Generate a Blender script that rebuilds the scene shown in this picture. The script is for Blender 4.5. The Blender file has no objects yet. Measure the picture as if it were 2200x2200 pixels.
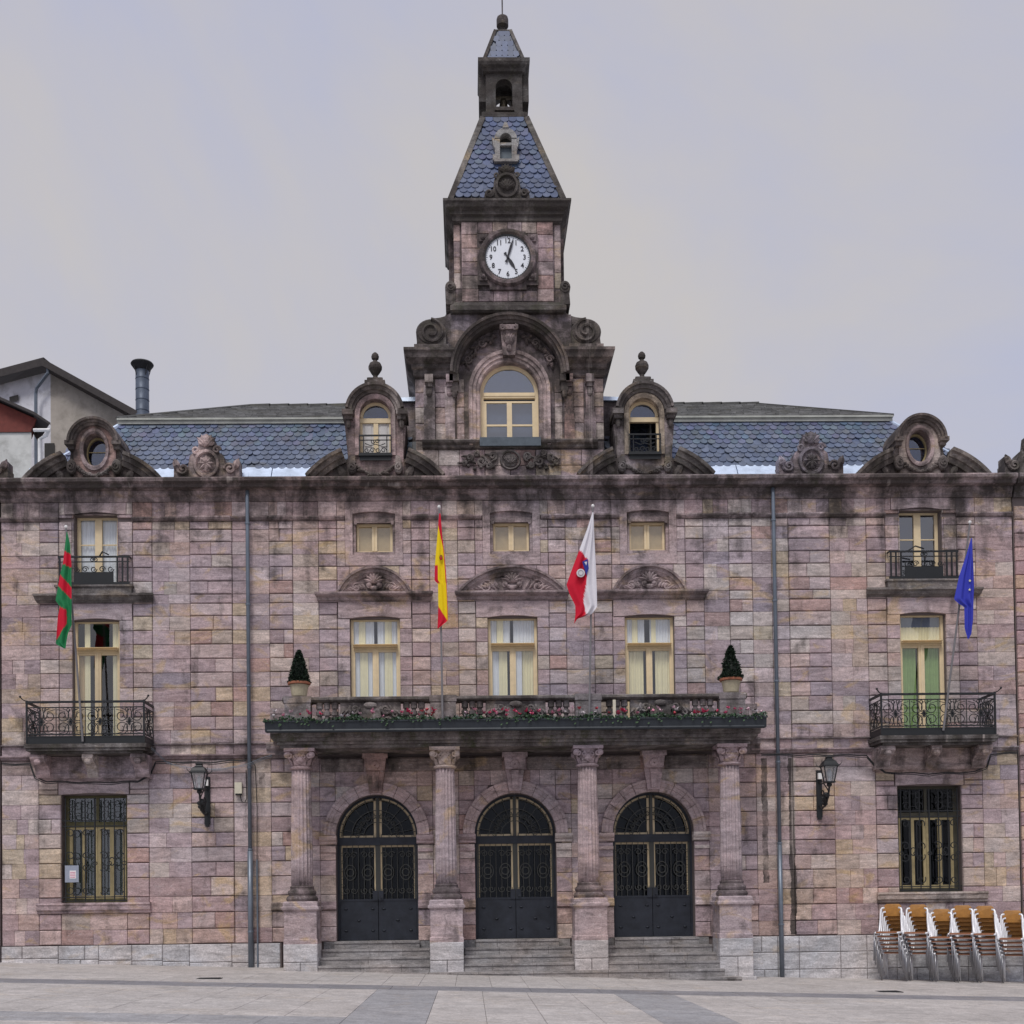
import bpy, math, random
from mathutils import Vector, Matrix
random.seed(11)
sc = bpy.context.scene
COL = sc.collection
PI = math.pi
sin, cos = math.sin, math.cos

# ------------------------------------------------------------------ camera
EYE = Vector((-1.014, -26.0, 1.47))
p_, y_, r_ = 0.0248117, 0.0223969, -0.0131377
fw = Vector((sin(y_)*cos(p_), cos(y_)*cos(p_), sin(p_)))
rt = Vector((cos(y_), -sin(y_), 0)); up = rt.cross(fw)
rt2 = cos(r_)*rt + sin(r_)*up; up2 = -sin(r_)*rt + cos(r_)*up
cd = bpy.data.cameras.new('camera'); cam = bpy.data.objects.new('camera', cd); COL.objects.link(cam)
M = Matrix.Identity(4)
for i in range(3):
    M[i][0] = rt2[i]; M[i][1] = up2[i]; M[i][2] = -fw[i]; M[i][3] = EYE[i]
cam.matrix_world = M
cd.sensor_width = 36; cd.lens = 36*2600/2200
cd.shift_x = (1100-1065.383)/2200; cd.shift_y = (1882.737-1100)/2200
cd.clip_end = 3000; cd.clip_start = 0.1
sc.camera = cam

# ------------------------------------------------------------------ world, sun, exposure
SUN_EL, SUN_AZ = math.radians(56), math.radians(198)      # from behind the camera, a little to its left
SKY_OFF = (0.3, 0.0, 0.0)
w = bpy.data.worlds.new('World'); sc.world = w; w.use_nodes = True
nt = w.node_tree; nt.nodes.clear()
def N(nt, t, **k):
    n = nt.nodes.new(t)
    for a, b in k.items():
        if a == 'v':
            for i, x in b.items(): n.inputs[i].default_value = x
        else: setattr(n, a, b)
    return n
out = N(nt, 'ShaderNodeOutputWorld')
sky = N(nt, 'ShaderNodeTexSky', sky_type='NISHITA', sun_disc=False, sun_elevation=SUN_EL, sun_rotation=SUN_AZ, dust_density=3.0)
b1 = N(nt, 'ShaderNodeBackground', v={1: 0.12}); nt.links.new(sky.outputs[0], b1.inputs[0])
tc = N(nt, 'ShaderNodeTexCoord')
mp = N(nt, 'ShaderNodeMapping', v={1: SKY_OFF, 3: (1.0, 1.0, 1.5)}); nt.links.new(tc.outputs['Generated'], mp.inputs[0])
n1 = N(nt, 'ShaderNodeTexNoise', v={2: 1.6, 3: 7.0, 4: .56, 8: .5}); nt.links.new(mp.outputs[0], n1.inputs[0])
cr = N(nt, 'ShaderNodeValToRGB'); nt.links.new(n1.outputs[0], cr.inputs[0])
e = cr.color_ramp.elements
e[0].position = .38; e[0].color = (0.377, 0.398, 0.525, 1); e[1].position = .66; e[1].color = (0.493, 0.465, 0.451, 1)
x = e.new(.48); x.color = (0.414, 0.424, 0.525, 1); x = e.new(.56); x.color = (0.448, 0.441, 0.493, 1)
b2 = N(nt, 'ShaderNodeBackground', v={1: 1.0}); nt.links.new(cr.outputs[0], b2.inputs[0])
mx = N(nt, 'ShaderNodeMixShader', v={0: .9})
nt.links.new(b1.outputs[0], mx.inputs[1]); nt.links.new(b2.outputs[0], mx.inputs[2]); nt.links.new(mx.outputs[0], out.inputs[0])
sd = bpy.data.lights.new('sun', 'SUN'); sd.energy = 1.5; sd.angle = math.radians(20); sd.color = (1, .97, .93)
so = bpy.data.objects.new('sun', sd); COL.objects.link(so); so.location = (0, -10, 40)
sdir = Vector((sin(SUN_AZ)*cos(SUN_EL), cos(SUN_AZ)*cos(SUN_EL), sin(SUN_EL)))
so.rotation_euler = sdir.to_track_quat('Z', 'Y').to_euler()
vs = sc.view_settings; vs.view_transform = 'Standard'; vs.look = 'None'; vs.gamma = 1; vs.use_curve_mapping = False
vs.exposure = 0.30

# ------------------------------------------------------------------ materials
def newmat(name):
    m = bpy.data.materials.new(name); m.use_nodes = True
    t = m.node_tree; b = t.nodes['Principled BSDF']; return m, t, b
def mixc(t, f, a, b, mode='MIX'):
    n = N(t, 'ShaderNodeMix', data_type='RGBA', blend_type=mode)
    for s, v in ((n.inputs[0], f), (n.inputs[6], a), (n.inputs[7], b)):
        if isinstance(v, (int, float)): s.default_value = v
        elif isinstance(v, tuple): s.default_value = (*v, 1)
        else: t.links.new(v, s)
    return n.outputs[2]
def math_(t, op, a, b=None, clamp=False):
    n = N(t, 'ShaderNodeMath', operation=op, use_clamp=clamp)
    for i, v in enumerate((a, b)):
        if v is None: continue
        if isinstance(v, (int, float)): n.inputs[i].default_value = v
        else: t.links.new(v, n.inputs[i])
    return n.outputs[0]
def noise(t, vec, scale, detail=4, rough=.55, stretch=None, dist=0, off=None):
    if stretch or off:
        mp = N(t, 'ShaderNodeMapping', v={1: off or (0, 0, 0), 3: stretch or (1, 1, 1)}); t.links.new(vec, mp.inputs[0]); vec = mp.outputs[0]
    n = N(t, 'ShaderNodeTexNoise', v={2: scale, 3: detail, 4: rough, 8: dist}); t.links.new(vec, n.inputs[0]); return n.outputs[0]
def ramp(t, v, stops):
    n = N(t, 'ShaderNodeValToRGB'); t.links.new(v, n.inputs[0]); e = n.color_ramp.elements
    for i, (p, c) in enumerate(stops):
        c = (c, c, c) if isinstance(c, (int, float)) else c
        if i < 2: el = e[i]; el.position = p
        else: el = e.new(p)
        el.color = (*c, 1)
    return n.outputs[0]
def bump(t, b, h, s=.3, d=.02):
    n = N(t, 'ShaderNodeBump', v={0: s, 1: d}); t.links.new(h, n.inputs['Height']); t.links.new(n.outputs[0], b.inputs['Normal'])
# soot on the sandstone by height (metres): the storeys differ in how weathered they are
SOOT = [(0, .12), (.8, .10), (1.5, .18), (2.4, .06), (4.1, .10), (4.6, .26), (5.0, .28), (5.5, .14), (7, .04), (8.6, .10), (9.3, .24), (9.95, .46), (10.6, .50),
        (11.1, .36), (11.8, .34), (12.8, .40), (13.4, .50), (14.4, .52), (14.9, .52), (15.8, .48), (16.3, .55), (16.7, .52), (17.2, .40), (20, .40)]
def stone_mat(name, bias=0., moss=0., vein=.5, tint=True, base=(.3, .25, .25), bumps=.6, dark=(.033, .028, .026), soot=True, ground=False, stain=False):
    m, t, b = newmat(name)
    P = N(t, 'ShaderNodeNewGeometry').outputs['Position']
    if tint: c = N(t, 'ShaderNodeAttribute', attribute_name='tint').outputs['Color']
    else: c = mixc(t, 0., base, base)
    bed = noise(t, P, 2.3, 7, .62, (.7, .7, 3.4), .8)
    c = mixc(t, 1., c, ramp(t, bed, [(.20, .52), (.80, 1.5)] if not ground else [(.2, .8), (.8, 1.18)]), 'MULTIPLY')
    lg = noise(t, P, .30, 4, .6, None, .4, (2, 9, 4))
    c = mixc(t, 1., c, ramp(t, lg, [(.38, (1.05, .98, .93)), (.62, (.94, .99, 1.04))] if not ground else [(.3, (1., 1., 1.)), (.7, (.98, 1., 1.02))]), 'MULTIPLY')
    if vein:
        v = noise(t, P, .9, 5, .6, (1, 1, 1.9), 1.6, (3, 1, 7))
        c = mixc(t, math_(t, 'MULTIPLY', ramp(t, v, [(.565, 0.), (.67, 1.)]), vein*.95), c, (.55, .38, .17))
        v2 = noise(t, P, 5.5, 4, .7, (.6, .6, 3), 1.2, (9, 4, 1))
        c = mixc(t, math_(t, 'MULTIPLY', ramp(t, v2, [(.60, 0.), (.74, 1.)]), vein*.75), c, (.50, .45, .44))
    if not ground:
        fk = noise(t, P, 17, 4, .7, (.7, .7, 1.8), .8, (8, 3, 6))
        c = mixc(t, math_(t, 'MULTIPLY', ramp(t, fk, [(.60, 0.), (.70, 1.)]), .55), c, (.68, .63, .62))
        c = mixc(t, math_(t, 'MULTIPLY', ramp(t, fk, [(.30, 1.), (.40, 0.)]), .5), c, (.14, .11, .115))
    if soot:
        z = N(t, 'ShaderNodeSeparateXYZ'); t.links.new(P, z.inputs[0])
        zz = math_(t, 'DIVIDE', z.outputs[2], 20.)
        gain = ramp(t, zz, [(a/20, v) for a, v in SOOT])
        st = noise(t, P, 1.0, 5, .62, (2.0, 2.0, .22), .4)
        pt = noise(t, P, 1.7, 6, .68, None, .6, (5, 0, 2))
        s = math_(t, 'ADD', math_(t, 'MULTIPLY', st, 1.15), math_(t, 'MULTIPLY', pt, 1.35))
        s = math_(t, 'ADD', s, math_(t, 'ADD', math_(t, 'MULTIPLY', gain, .62), bias-.80))
        if stain:
            wob = math_(t, 'MULTIPLY', math_(t, 'SUBTRACT', noise(t, P, 3.1, 4, .7, (.2, 1, 1)), .5), .16)
            for xc_, z0_, z1_ in ((5.40, 1.9, 4.6), (5.985, .78, 4.6), (-5.42, 2.6, 4.4)):
                dx = math_(t, 'ABSOLUTE', math_(t, 'SUBTRACT', math_(t, 'ADD', z.outputs[0], wob), xc_))
                band = math_(t, 'LESS_THAN', dx, .062)
                zz_ = math_(t, 'MULTIPLY', math_(t, 'GREATER_THAN', z.outputs[2], z0_), math_(t, 'LESS_THAN', z.outputs[2], z1_))
                s = math_(t, 'ADD', s, math_(t, 'MULTIPLY', math_(t, 'MULTIPLY', band, zz_), .42 if xc_ > 0 else .2))
        f = ramp(t, s, [(.60, 0.), (.78, .5), (1.02, .92)])
        dk = mixc(t, noise(t, P, 6, 3), dark, tuple(min(1, x*2.1) for x in dark))
        c = mixc(t, f, c, dk)
        # pale lime runs where water washes the soot off
        rn = noise(t, P, 1.0, 3, .5, (3.3, 1.5, .10), .2, (2.7, 0, 0))
        c = mixc(t, math_(t, 'MULTIPLY', ramp(t, rn, [(.66, 0.), (.73, 1.)]), math_(t, 'ADD', math_(t, 'MULTIPLY', f, .6), .22)), c, (.46, .40, .37))
    if ground:       # chewing gum spots and trodden stains
        vo = N(t, 'ShaderNodeTexVoronoi', v={2: 2.6}); t.links.new(P, vo.inputs[0])
        c = mixc(t, math_(t, 'MULTIPLY', ramp(t, vo.outputs['Distance'], [(.045, 1.), (.075, 0.)]), .45), c, (.13, .125, .12))
        sn = noise(t, P, .55, 7, .72, (1, 1.6, 1), 1.2, (3, 3, 0))
        c = mixc(t, 1., c, ramp(t, sn, [(.30, .86), (.62, 1.04)]), 'MULTIPLY')
    if moss:
        mo = noise(t, P, 2.6, 6, .7, (1, 1, .7), .5, (1, 8, 3))
        c = mixc(t, math_(t, 'MULTIPLY', ramp(t, mo, [(.52, 0.), (.68, 1.)]), moss), c, (.055, .062, .025))
    g = noise(t, P, 34, 5, .7)
    c = mixc(t, 1., c, ramp(t, g, [(.25, .66), (.75, 1.3)]), 'MULTIPLY')
    g2 = noise(t, P, 9, 6, .75, (.8, .8, 1.6), .6, (7, 2, 5))
    c = mixc(t, 1., c, ramp(t, g2, [(.28, .74), (.72, 1.26)]), 'MULTIPLY')
    t.links.new(c, b.inputs['Base Color']); b.inputs['Roughness'].default_value = .88
    b.inputs['Specular IOR Level'].default_value = .25
    bump(t, b, math_(t, 'ADD', math_(t, 'MULTIPLY', bed, 1.0), math_(t, 'MULTIPLY', g, .5)), bumps, .03)
    return m
def plain(name, col, rough=.6, metal=0., var=.12, scale=9., spec=.4, bumps=0.):
    m, t, b = newmat(name)
    P = N(t, 'ShaderNodeNewGeometry').outputs['Position']
    n = noise(t, P, scale, 5, .65)
    c = mixc(t, 1., col, ramp(t, n, [(.25, 1-var), (.75, 1+var)]), 'MULTIPLY')
    t.links.new(c, b.inputs['Base Color'])
    b.inputs['Roughness'].default_value = rough; b.inputs['Metallic'].default_value = metal; b.inputs['Specular IOR Level'].default_value = spec
    if bumps: bump(t, b, n, bumps, .01)
    return m
def tinted(name, rough=.5, var=.2, scale=14, spec=.4, metal=0., bumps=.1, lichen=0.):
    m, t, b = newmat(name)
    P = N(t, 'ShaderNodeNewGeometry').outputs['Position']
    c = N(t, 'ShaderNodeAttribute', attribute_name='tint').outputs['Color']
    n = noise(t, P, scale, 5, .65)
    c = mixc(t, 1., c, ramp(t, n, [(.25, 1-var), (.75, 1+var)]), 'MULTIPLY')
    if lichen:
        l = noise(t, P, 2.2, 6, .7, None, .5, (4, 4, 0))
        c = mixc(t, math_(t, 'MULTIPLY', ramp(t, l, [(.5, 0.), (.68, 1.)]), lichen), c, (.12, .115, .085))
    t.links.new(c, b.inputs['Base Color']); b.inputs['Roughness'].default_value = rough
    b.inputs['Specular IOR Level'].default_value = spec; b.inputs['Metallic'].default_value = metal
    if bumps: bump(t, b, n, bumps, .01)
    return m
def glass_mat(name, refl=.16, tint=(.98, .99, 1.), kf=1.):
    m = bpy.data.materials.new(name); m.use_nodes = True; t = m.node_tree; t.nodes.clear()
    o = N(t, 'ShaderNodeOutputMaterial'); tr = N(t, 'ShaderNodeBsdfTransparent', v={0: (*tint, 1)}); g = N(t, 'ShaderNodeBsdfGlossy', v={0: (1, 1, 1, 1), 1: .02})
    lw = N(t, 'ShaderNodeLayerWeight', v={0: .5})
    P = N(t, 'ShaderNodeNewGeometry').outputs['Position']
    bn = N(t, 'ShaderNodeBump', v={0: .05, 1: .05}); t.links.new(noise(t, P, 1.5, 2), bn.inputs['Height']); t.links.new(bn.outputs[0], g.inputs['Normal'])
    f = math_(t, 'ADD', math_(t, 'MULTIPLY', math_(t, 'ADD', math_(t, 'MULTIPLY', math_(t, 'POWER', lw.outputs[1], 5.), .9), .04), kf), refl, True)
    x = N(t, 'ShaderNodeMixShader'); t.links.new(f, x.inputs[0]); t.links.new(tr.outputs[0], x.inputs[1]); t.links.new(g.outputs[0], x.inputs[2]); t.links.new(x.outputs[0], o.inputs[0])
    return m
MAT = dict(
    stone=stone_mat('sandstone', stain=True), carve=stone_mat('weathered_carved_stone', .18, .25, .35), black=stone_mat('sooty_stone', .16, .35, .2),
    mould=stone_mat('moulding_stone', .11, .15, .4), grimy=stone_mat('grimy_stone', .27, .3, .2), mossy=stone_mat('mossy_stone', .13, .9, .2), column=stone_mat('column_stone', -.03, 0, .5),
    mortar=plain('dark_mortar', (.16, .13, .125), .95), lime=stone_mat('pale_limestone', -.25, .0, .25),
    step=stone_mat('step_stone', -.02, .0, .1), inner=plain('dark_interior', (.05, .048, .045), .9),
    cream=plain('cream_paint', (.78, .63, .40), .5, var=.1), yellow=plain('yellow_paint', (.52, .42, .17), .5, var=.15), white=plain('white_paint', (.78, .77, .75), .45),
    iron2=plain('worn_iron', (.055, .056, .050), .5, .1), iron=plain('black_iron', (.018, .020, .022), .5, .1), door=plain('dark_steel', (.022, .026, .036), .5, .1, .5, 3.5),
    lead=plain('lead_sheet', (.09, .11, .13), .5, .3, .25), zinc=plain('zinc_sheet', (.60, .70, .86), .45, .15, .3, 3), gutter=plain('pale_gutter', (.42, .43, .39), .6, .1, .25, 4),
    slate=tinted('roof_slate', .40, .3, 7, .5, 0, .12, .45), slate2=tinted('grey_slate', .55, .3, 8, .4, 0, .2, .6), bluesl=tinted('blue_slate', .42, .2, 10, .45, 0, .12, .12),
    glass=glass_mat('window_glass', .08), glass2=glass_mat('reflective_glass', .17, (.6, .66, .76)), glass3=glass_mat('blue_glass', .07, (.5, .6, .8)), glassd=glass_mat('dark_glass', .0, (.45, .5, .5), .45),
    curtain=plain('cream_curtain', (.80, .74, .48), .9, var=.06), sheer=plain('white_sheer', (.72, .75, .77), .9, var=.06), stile=plain('faded_cream_paint', (.44, .36, .19), .55, var=.15), olive=plain('shaded_olive_frame', (.11, .10, .045), .55, var=.2), darkf=plain('shaded_dark_frame', (.075, .07, .05), .6, var=.2), green=plain('green_curtain', (.22, .34, .12), .9),
    tan=plain('tan_blind', (.46, .35, .19), .85), greyb=plain('grey_backing', (.17, .20, .24), .85), gback=plain('green_grey_backing', (.045, .062, .052), .8), panel=plain('pale_panel', (.62, .60, .58), .6),  # grey backing: sky reflected in the attic and dormer glass, put into the colour
    pipe=plain('grey_pipe', (.17, .20, .24), .4, .4, .2, 3), alu=plain('brushed_aluminium', (.86, .87, .90), .4, .25, .1), wood=plain('brown_slat', (.34, .15, .022), .5, var=.2, scale=12), seatm=plain('reddish_seat', (.30, .125, .06), .5, var=.25),
    dial=plain('white_dial', (.80, .83, .88), .35, var=.03), ink=plain('black_ink', (.012, .012, .02), .5), terracotta=plain('terracotta', (.36, .14, .08), .8), pot=plain('weathered_pot', (.42, .37, .26), .85, var=.25),
    leaf=tinted('leaf', .6, .3, 20, .3, 0, 0), petal=tinted('petal', .6, .1, 20, .2, 0, 0), planter=plain('slate_blue_planter', (.030, .036, .044), .5, .1, .25, 4), lampglass=glass_mat('lamp_glass', .18, (.75, .78, .82)),
    flag=tinted('flag_cloth', .75, .05, 30, .2, 0, 0), plaster=tinted('dirty_plaster', .9, .22, 1.6, .2, 0, .15, .35), red=plain('red_boards', (.16, .035, .025), .7, var=.25),
    tile=plain('old_roof', (.05, .043, .042), .8, var=.3), paver=stone_mat('paving_stone', -.22, .0, .12, bumps=.2, dark=(.10, .095, .09), ground=True), bell=plain('bronze', (.12, .10, .07), .45, .7), cable=plain('black_cable', (.02, .02, .022), .7), chrome=plain('grey_tube', (.30, .30, .32), .35, .75, .15),
    fluem=plain('dark_flue', (.09, .11, .15), .5, .3, .2, 3), polem=plain('grey_pole', (.20, .19, .195), .5, .2, .15), cover=plain('cast_iron', (.03, .03, .032), .7), box=plain('cream_box', (.62, .58, .46), .5), paper=plain('notice_board', (.30, .33, .40), .5), pink=plain('pink_print', (.66, .30, .38), .6), paperw=plain('white_paper', (.8, .78, .78), .6))

# ------------------------------------------------------------------ mesh builder
class MB:
    def __init__(s): s.v = []; s.f = []; s.c = []; s.m = []; s.t = (.30, .25, .255); s.mi = 0; s.off = Vector((0, 0, 0))
    def add(s, vs, fs):
        n = len(s.v); s.v += [(a[0], a[1], a[2]) for a in vs]; s.c += [s.t]*len(vs); s.f += [tuple(i+n for i in f) for f in fs]; s.m += [s.mi]*len(fs)
    def box(s, x0, x1, y0, y1, z0, z1):
        if x0 > x1: x0, x1 = x1, x0
        s.add([(x, y, z) for z in (z0, z1) for y in (y0, y1) for x in (x0, x1)], [(0, 2, 3, 1), (4, 5, 7, 6), (0, 1, 5, 4), (2, 6, 7, 3), (0, 4, 6, 2), (1, 3, 7, 5)])
    def prism(s, pts, y0, y1):           # polygon in x,z extruded from y0 (front) to y1
        a = sum(pts[i][0]*pts[(i+1) % len(pts)][1]-pts[(i+1) % len(pts)][0]*pts[i][1] for i in range(len(pts)))
        if a < 0: pts = pts[::-1]
        n = len(pts)
        s.add([(x, y0, z) for x, z in pts]+[(x, y1, z) for x, z in pts],
              [tuple(range(n)), tuple(range(2*n-1, n-1, -1))]+[(i, i+n, (i+1) % n+n, (i+1) % n) for i in range(n)])
    def stone(s, pts, yf, yb, c=.012):   # chamfered block
        a = sum(pts[i][0]*pts[(i+1) % len(pts)][1]-pts[(i+1) % len(pts)][0]*pts[i][1] for i in range(len(pts)))
        if a < 0: pts = pts[::-1]
        n = len(pts); cx = sum(p[0] for p in pts)/n; cz = sum(p[1] for p in pts)/n
        hw = max(abs(p[0]-cx) for p in pts); hh = max(abs(p[1]-cz) for p in pts)
        fx = max(.3, 1-c/max(hw, .02)); fz = max(.3, 1-c/max(hh, .02))
        ins = [(cx+(x-cx)*fx, cz+(z-cz)*fz) for x, z in pts]
        s.add([(x, yb, z) for x, z in pts]+[(x, yf+c, z) for x, z in pts]+[(x, yf, z) for x, z in ins],
              [(i, (i+n), (i+1) % n+n, (i+1) % n)[::-1] for i in range(n)]+[(i+n, i+2*n, (i+1) % n+2*n, (i+1) % n+n)[::-1] for i in range(n)]+[tuple(range(2*n, 3*n))])
    def mold(s, x0, x1, prof, yb=.05, ends=0.):   # prof: (projection, z) bottom to top
        n = len(prof); vs = []
        for x, sg in ((x0, -1), (x1, 1)):
            vs += [(x+sg*p*ends, -p, z) for p, z in prof]+[(x, yb, prof[-1][1]), (x, yb, prof[0][1])]
        k = n+2
        s.add(vs, [tuple(range(k))[::-1], tuple(range(k, 2*k))]+[(i, i+k, (i+1) % k+k, (i+1) % k)[::-1] for i in range(k)])
    def mold4(s, cx, cy, hx, hy, prof):  # square rings, prof (outset, z)
        vs = []
        for p, z in prof: vs += [(cx-hx-p, cy-hy-p, z), (cx+hx+p, cy-hy-p, z), (cx+hx+p, cy+hy+p, z), (cx-hx-p, cy+hy+p, z)]
        n = len(prof); fs = [(3, 2, 1, 0), tuple(4*(n-1)+i for i in range(4))]
        for k in range(n-1): fs += [(4*k+i, 4*k+(i+1) % 4, 4*k+4+(i+1) % 4, 4*k+4+i) for i in range(4)]
        s.add(vs, fs)
    def arc(s, cx, cz, a0, a1, poly, n=16, sx=1., sz=1.):   # poly: (r, y) cross-section swept about the y axis
        k = len(poly); vs = []
        for j in range(n+1):
            a = a0+(a1-a0)*j/n
            vs += [(cx+sx*r*cos(a), y, cz+sz*r*sin(a)) for r, y in poly]
        full = abs(abs(a1-a0)-2*PI) < 1e-6
        fs = [(j*k+i, j*k+(i+1) % k, (j+1)*k+(i+1) % k, (j+1)*k+i) for j in range(n) for i in range(k)]
        if not full: fs += [tuple(range(k))[::-1], tuple(range(n*k, n*k+k))]
        s.add(vs, fs)
    def lathe(s, cx, cy, prof, n=16, flute=0, depth=0.):
        vs = []
        for r, z in prof:
            for i in range(n):
                a = 2*PI*i/n; rr = r*(1-depth*(.5+.5*cos(flute*a))) if flute else r
                vs.append((cx+rr*cos(a), cy+rr*sin(a), z))
        m = len(prof)
        s.add(vs, [(j*n+i, j*n+(i+1) % n, (j+1)*n+(i+1) % n, (j+1)*n+i) for j in range(m-1) for i in range(n)]+[tuple(range(n))[::-1], tuple(range((m-1)*n, m*n))])
    def tube(s, pts, r, n=5, r1=None):
        pts = [Vector(p) for p in pts]; k = len(pts); vs = []
        for j, p in enumerate(pts):
            d = (pts[min(j+1, k-1)]-pts[max(j-1, 0)])
            d = d.normalized() if d.length > 1e-9 else Vector((0, 0, 1))
            u = d.cross(Vector((0, 1, 0)) if abs(d.y) < .9 else Vector((1, 0, 0))).normalized(); v = d.cross(u)
            rr = r if r1 is None else r+(r1-r)*j/(k-1)
            for i in range(n):
                a = 2*PI*(i+.5)/n; q = p+u*rr*cos(a)+v*rr*sin(a); vs.append(q)
        s.add(vs, [(j*n+i, j*n+(i+1) % n, (j+1)*n+(i+1) % n, (j+1)*n+i) for j in range(k-1) for i in range(n)]+[tuple(range(n))[::-1], tuple(range((k-1)*n, k*n))])
    def blob(s, x, y, z, rx, ry, rz, ang=0., n=8, m=5):   # ellipsoid turned in the x,z plane
        vs = []; ca, sa = cos(ang), sin(ang)
        for j in range(m+1):
            t = PI*j/m
            for i in range(n):
                a = 2*PI*i/n; lx = rx*sin(t)*cos(a); ly = ry*sin(t)*sin(a); lz = rz*cos(t)
                vs.append((x+lx*ca-lz*sa, y+ly, z+lx*sa+lz*ca))
        s.add(vs, [(j*n+i, j*n+(i+1) % n, (j+1)*n+(i+1) % n, (j+1)*n+i)[::-1] for j in range(m) for i in range(n)])
    def spiral(s, cx, cz, y, r0, r1, a0, turns, tr, n=22, tn=4, tr1=None):
        pts = []
        for i in range(n+1):
            t = i/n; r = r0+(r1-r0)*t; a = a0+2*PI*turns*t; pts.append((cx+r*cos(a), y, cz+r*sin(a)))
        s.tube(pts, tr, tn, tr1)
    def leaf(s, x, y, z, L, W, ang, lift=.03):   # carved acanthus-like leaf pointing at ang
        ca, sa = cos(ang), sin(ang); st = [(0, .35), (.3, 1.), (.65, .8), (1., .1)]; vs = []
        for t, ww in st:
            yy = y-lift*sin(PI*(.15+.8*t))
            for k in (-1, 0, 1):
                lx = L*t; lz = W*.5*ww*k; vs.append((x+lx*ca-lz*sa, yy+(.6*lift if k else 0.), z+lx*sa+lz*ca))
        f = []
        for j in range(3):
            for i in range(2): f.append((j*3+i, j*3+i+1, j*3+i+4, j*3+i+3))
        s.add(vs, f)
    def quad(s, c, u, v): s.add([c-u-v, c+u-v, c+u+v, c-u+v], [(0, 1, 2, 3)])
    def mesh(s, name, mats, smooth=False):
        me = bpy.data.meshes.new(name); me.from_pydata(s.v, [], s.f)
        at = me.attributes.new('tint', 'FLOAT_COLOR', 'POINT')
        at.data.foreach_set('color', [q for c in s.c for q in (c[0], c[1], c[2], 1.)])
        for m in (mats if isinstance(mats, list) else [mats]): me.materials.append(MAT[m])
        if isinstance(mats, list): me.polygons.foreach_set('material_index', s.m)
        if smooth: me.polygons.foreach_set('use_smooth', [True]*len(s.f))
        me.update(); return me
    def build(s, name, mats, parent=None, smooth=False, kind=None, label=None):
        o = bpy.data.objects.new(name, s.mesh(name, mats, smooth)); COL.objects.link(o)
        if parent: o.parent = parent
        if kind: o['kind'] = kind
        if label: o['label'] = label
        return o
def thing(name, label, cat, loc=(0, 0, 0), group=None, rz=0.):
    o = bpy.data.objects.new(name, None); COL.objects.link(o); o.location = loc; o.rotation_euler = (0, 0, rz); o.empty_display_size = .2
    o['label'] = label; o['category'] = cat
    if group: o['group'] = group
    return o
def tag(o, label, cat, group=None):
    o['label'] = label; o['category'] = cat
    if group: o['group'] = group
    return o
def gz(x): return .055-.033*x             # the square falls gently to the right

# ------------------------------------------------------------------ stone colours
PAL = [((.445, .348, .362), 6), ((.500, .412, .412), 4), ((.485, .375, .350), 3.4), ((.395, .308, .322), 3), ((.365, .300, .328), 1.5), ((.555, .475, .440), 2.8), ((.520, .425, .325), 1.1), ((.450, .310, .285), .9), ((.465, .390, .345), 2.0)]
def stone_tint(z=5., redder=0.):
    c = random.choices([p for p, _ in PAL], [q for _, q in PAL])[0]
    k = random.uniform(.88, 1.10); j = random.uniform(-.012, .012)
    k *= .95; r, g, b = c[0]*k+j, c[1]*k, c[2]*k-j*.5
    if z < 2.2: r, g, b = r*1.01, g*.96, b*.93
    return (r*(1+redder*.15), g*(1-redder*.25), b*(1-redder*.25))
def shade(c, a, b):
    k = random.uniform(a, b); return tuple(q*k for q in c)
LIME = lambda: shade((.50, .485, .49), .90, 1.08)
MAUVE = (.430, .342, .345)

# ================================================================== TOWN HALL
hall = thing('town_hall', 'old mauve sandstone town hall with clock tower, slate roof and three arched doors', 'town hall')
H = hall
# openings on the facade: (x0, x1, z0, z1)
OPEN = []
for c in (-2.97, 0, 2.97): OPEN += [(c-.535, c+.535, 5.05, 7.71), (c-.46, c+.46, 9.08, 10.03)]
for c in (-8.94, 8.94): OPEN += [(c-.5, c+.5, 5.05, 7.71), (c-.465, c+.465, 8.27, 10.0)]
for c in (-9.0, 9.0): OPEN += [(c-.695, c+.695, 1.66, 3.97)]
DOORS = (-2.98, 0, 2.98); DR, DZ, DB = .875, 3.03, .76
for c in DOORS: OPEN += [(c-DR, c+DR, DB, DZ)]
REVEAL = .36
# ---- backing wall with its openings
wb = MB(); wb.t = (.1, .1, .1)
DOPEN = [(c-DR, c+DR, DB, DZ+DR) for c in DOORS]
allop = [o for o in OPEN if not (o[2] == DB)]+DOPEN
xs = sorted({-10.95, 10.95, *[o[0] for o in allop], *[o[1] for o in allop]})
for i in range(len(xs)-1):
    a, b_ = xs[i], xs[i+1]; m_ = (a+b_)/2
    cuts = sorted([(o[2], o[3]) for o in allop if o[0] < m_ < o[1]]); z = -.6
    for z0, z1 in cuts: wb.box(a, b_, .035, REVEAL+.05, z, z0); z = z1
    wb.box(a, b_, .035, REVEAL+.05, z, 10.60)
for c in DOORS:                              # spandrels above the round arches
    for s in (-1, 1):
        wb.prism([(c+s*DR*1.0*cos(t), DZ+DR*sin(t)) for t in [PI/2*k/8 for k in range(9)]]+[(c+s*DR, DZ+DR)], .035, REVEAL+.05)
for s in (-1, 1): wb.box(s*10.93, s*10.6, REVEAL+.05, 9, -.6, 10.6)
wb.box(-10.93, 10.93, 9, 9.3, -.6, 10.6); wb.box(-10.6, 10.6, REVEAL+.05, 9, -.65, -.55); wb.box(-10.6, 10.6, REVEAL+.06, 9, 4.70, 4.85)
wall = wb.build('facade_wall', 'mortar', H)
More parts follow.
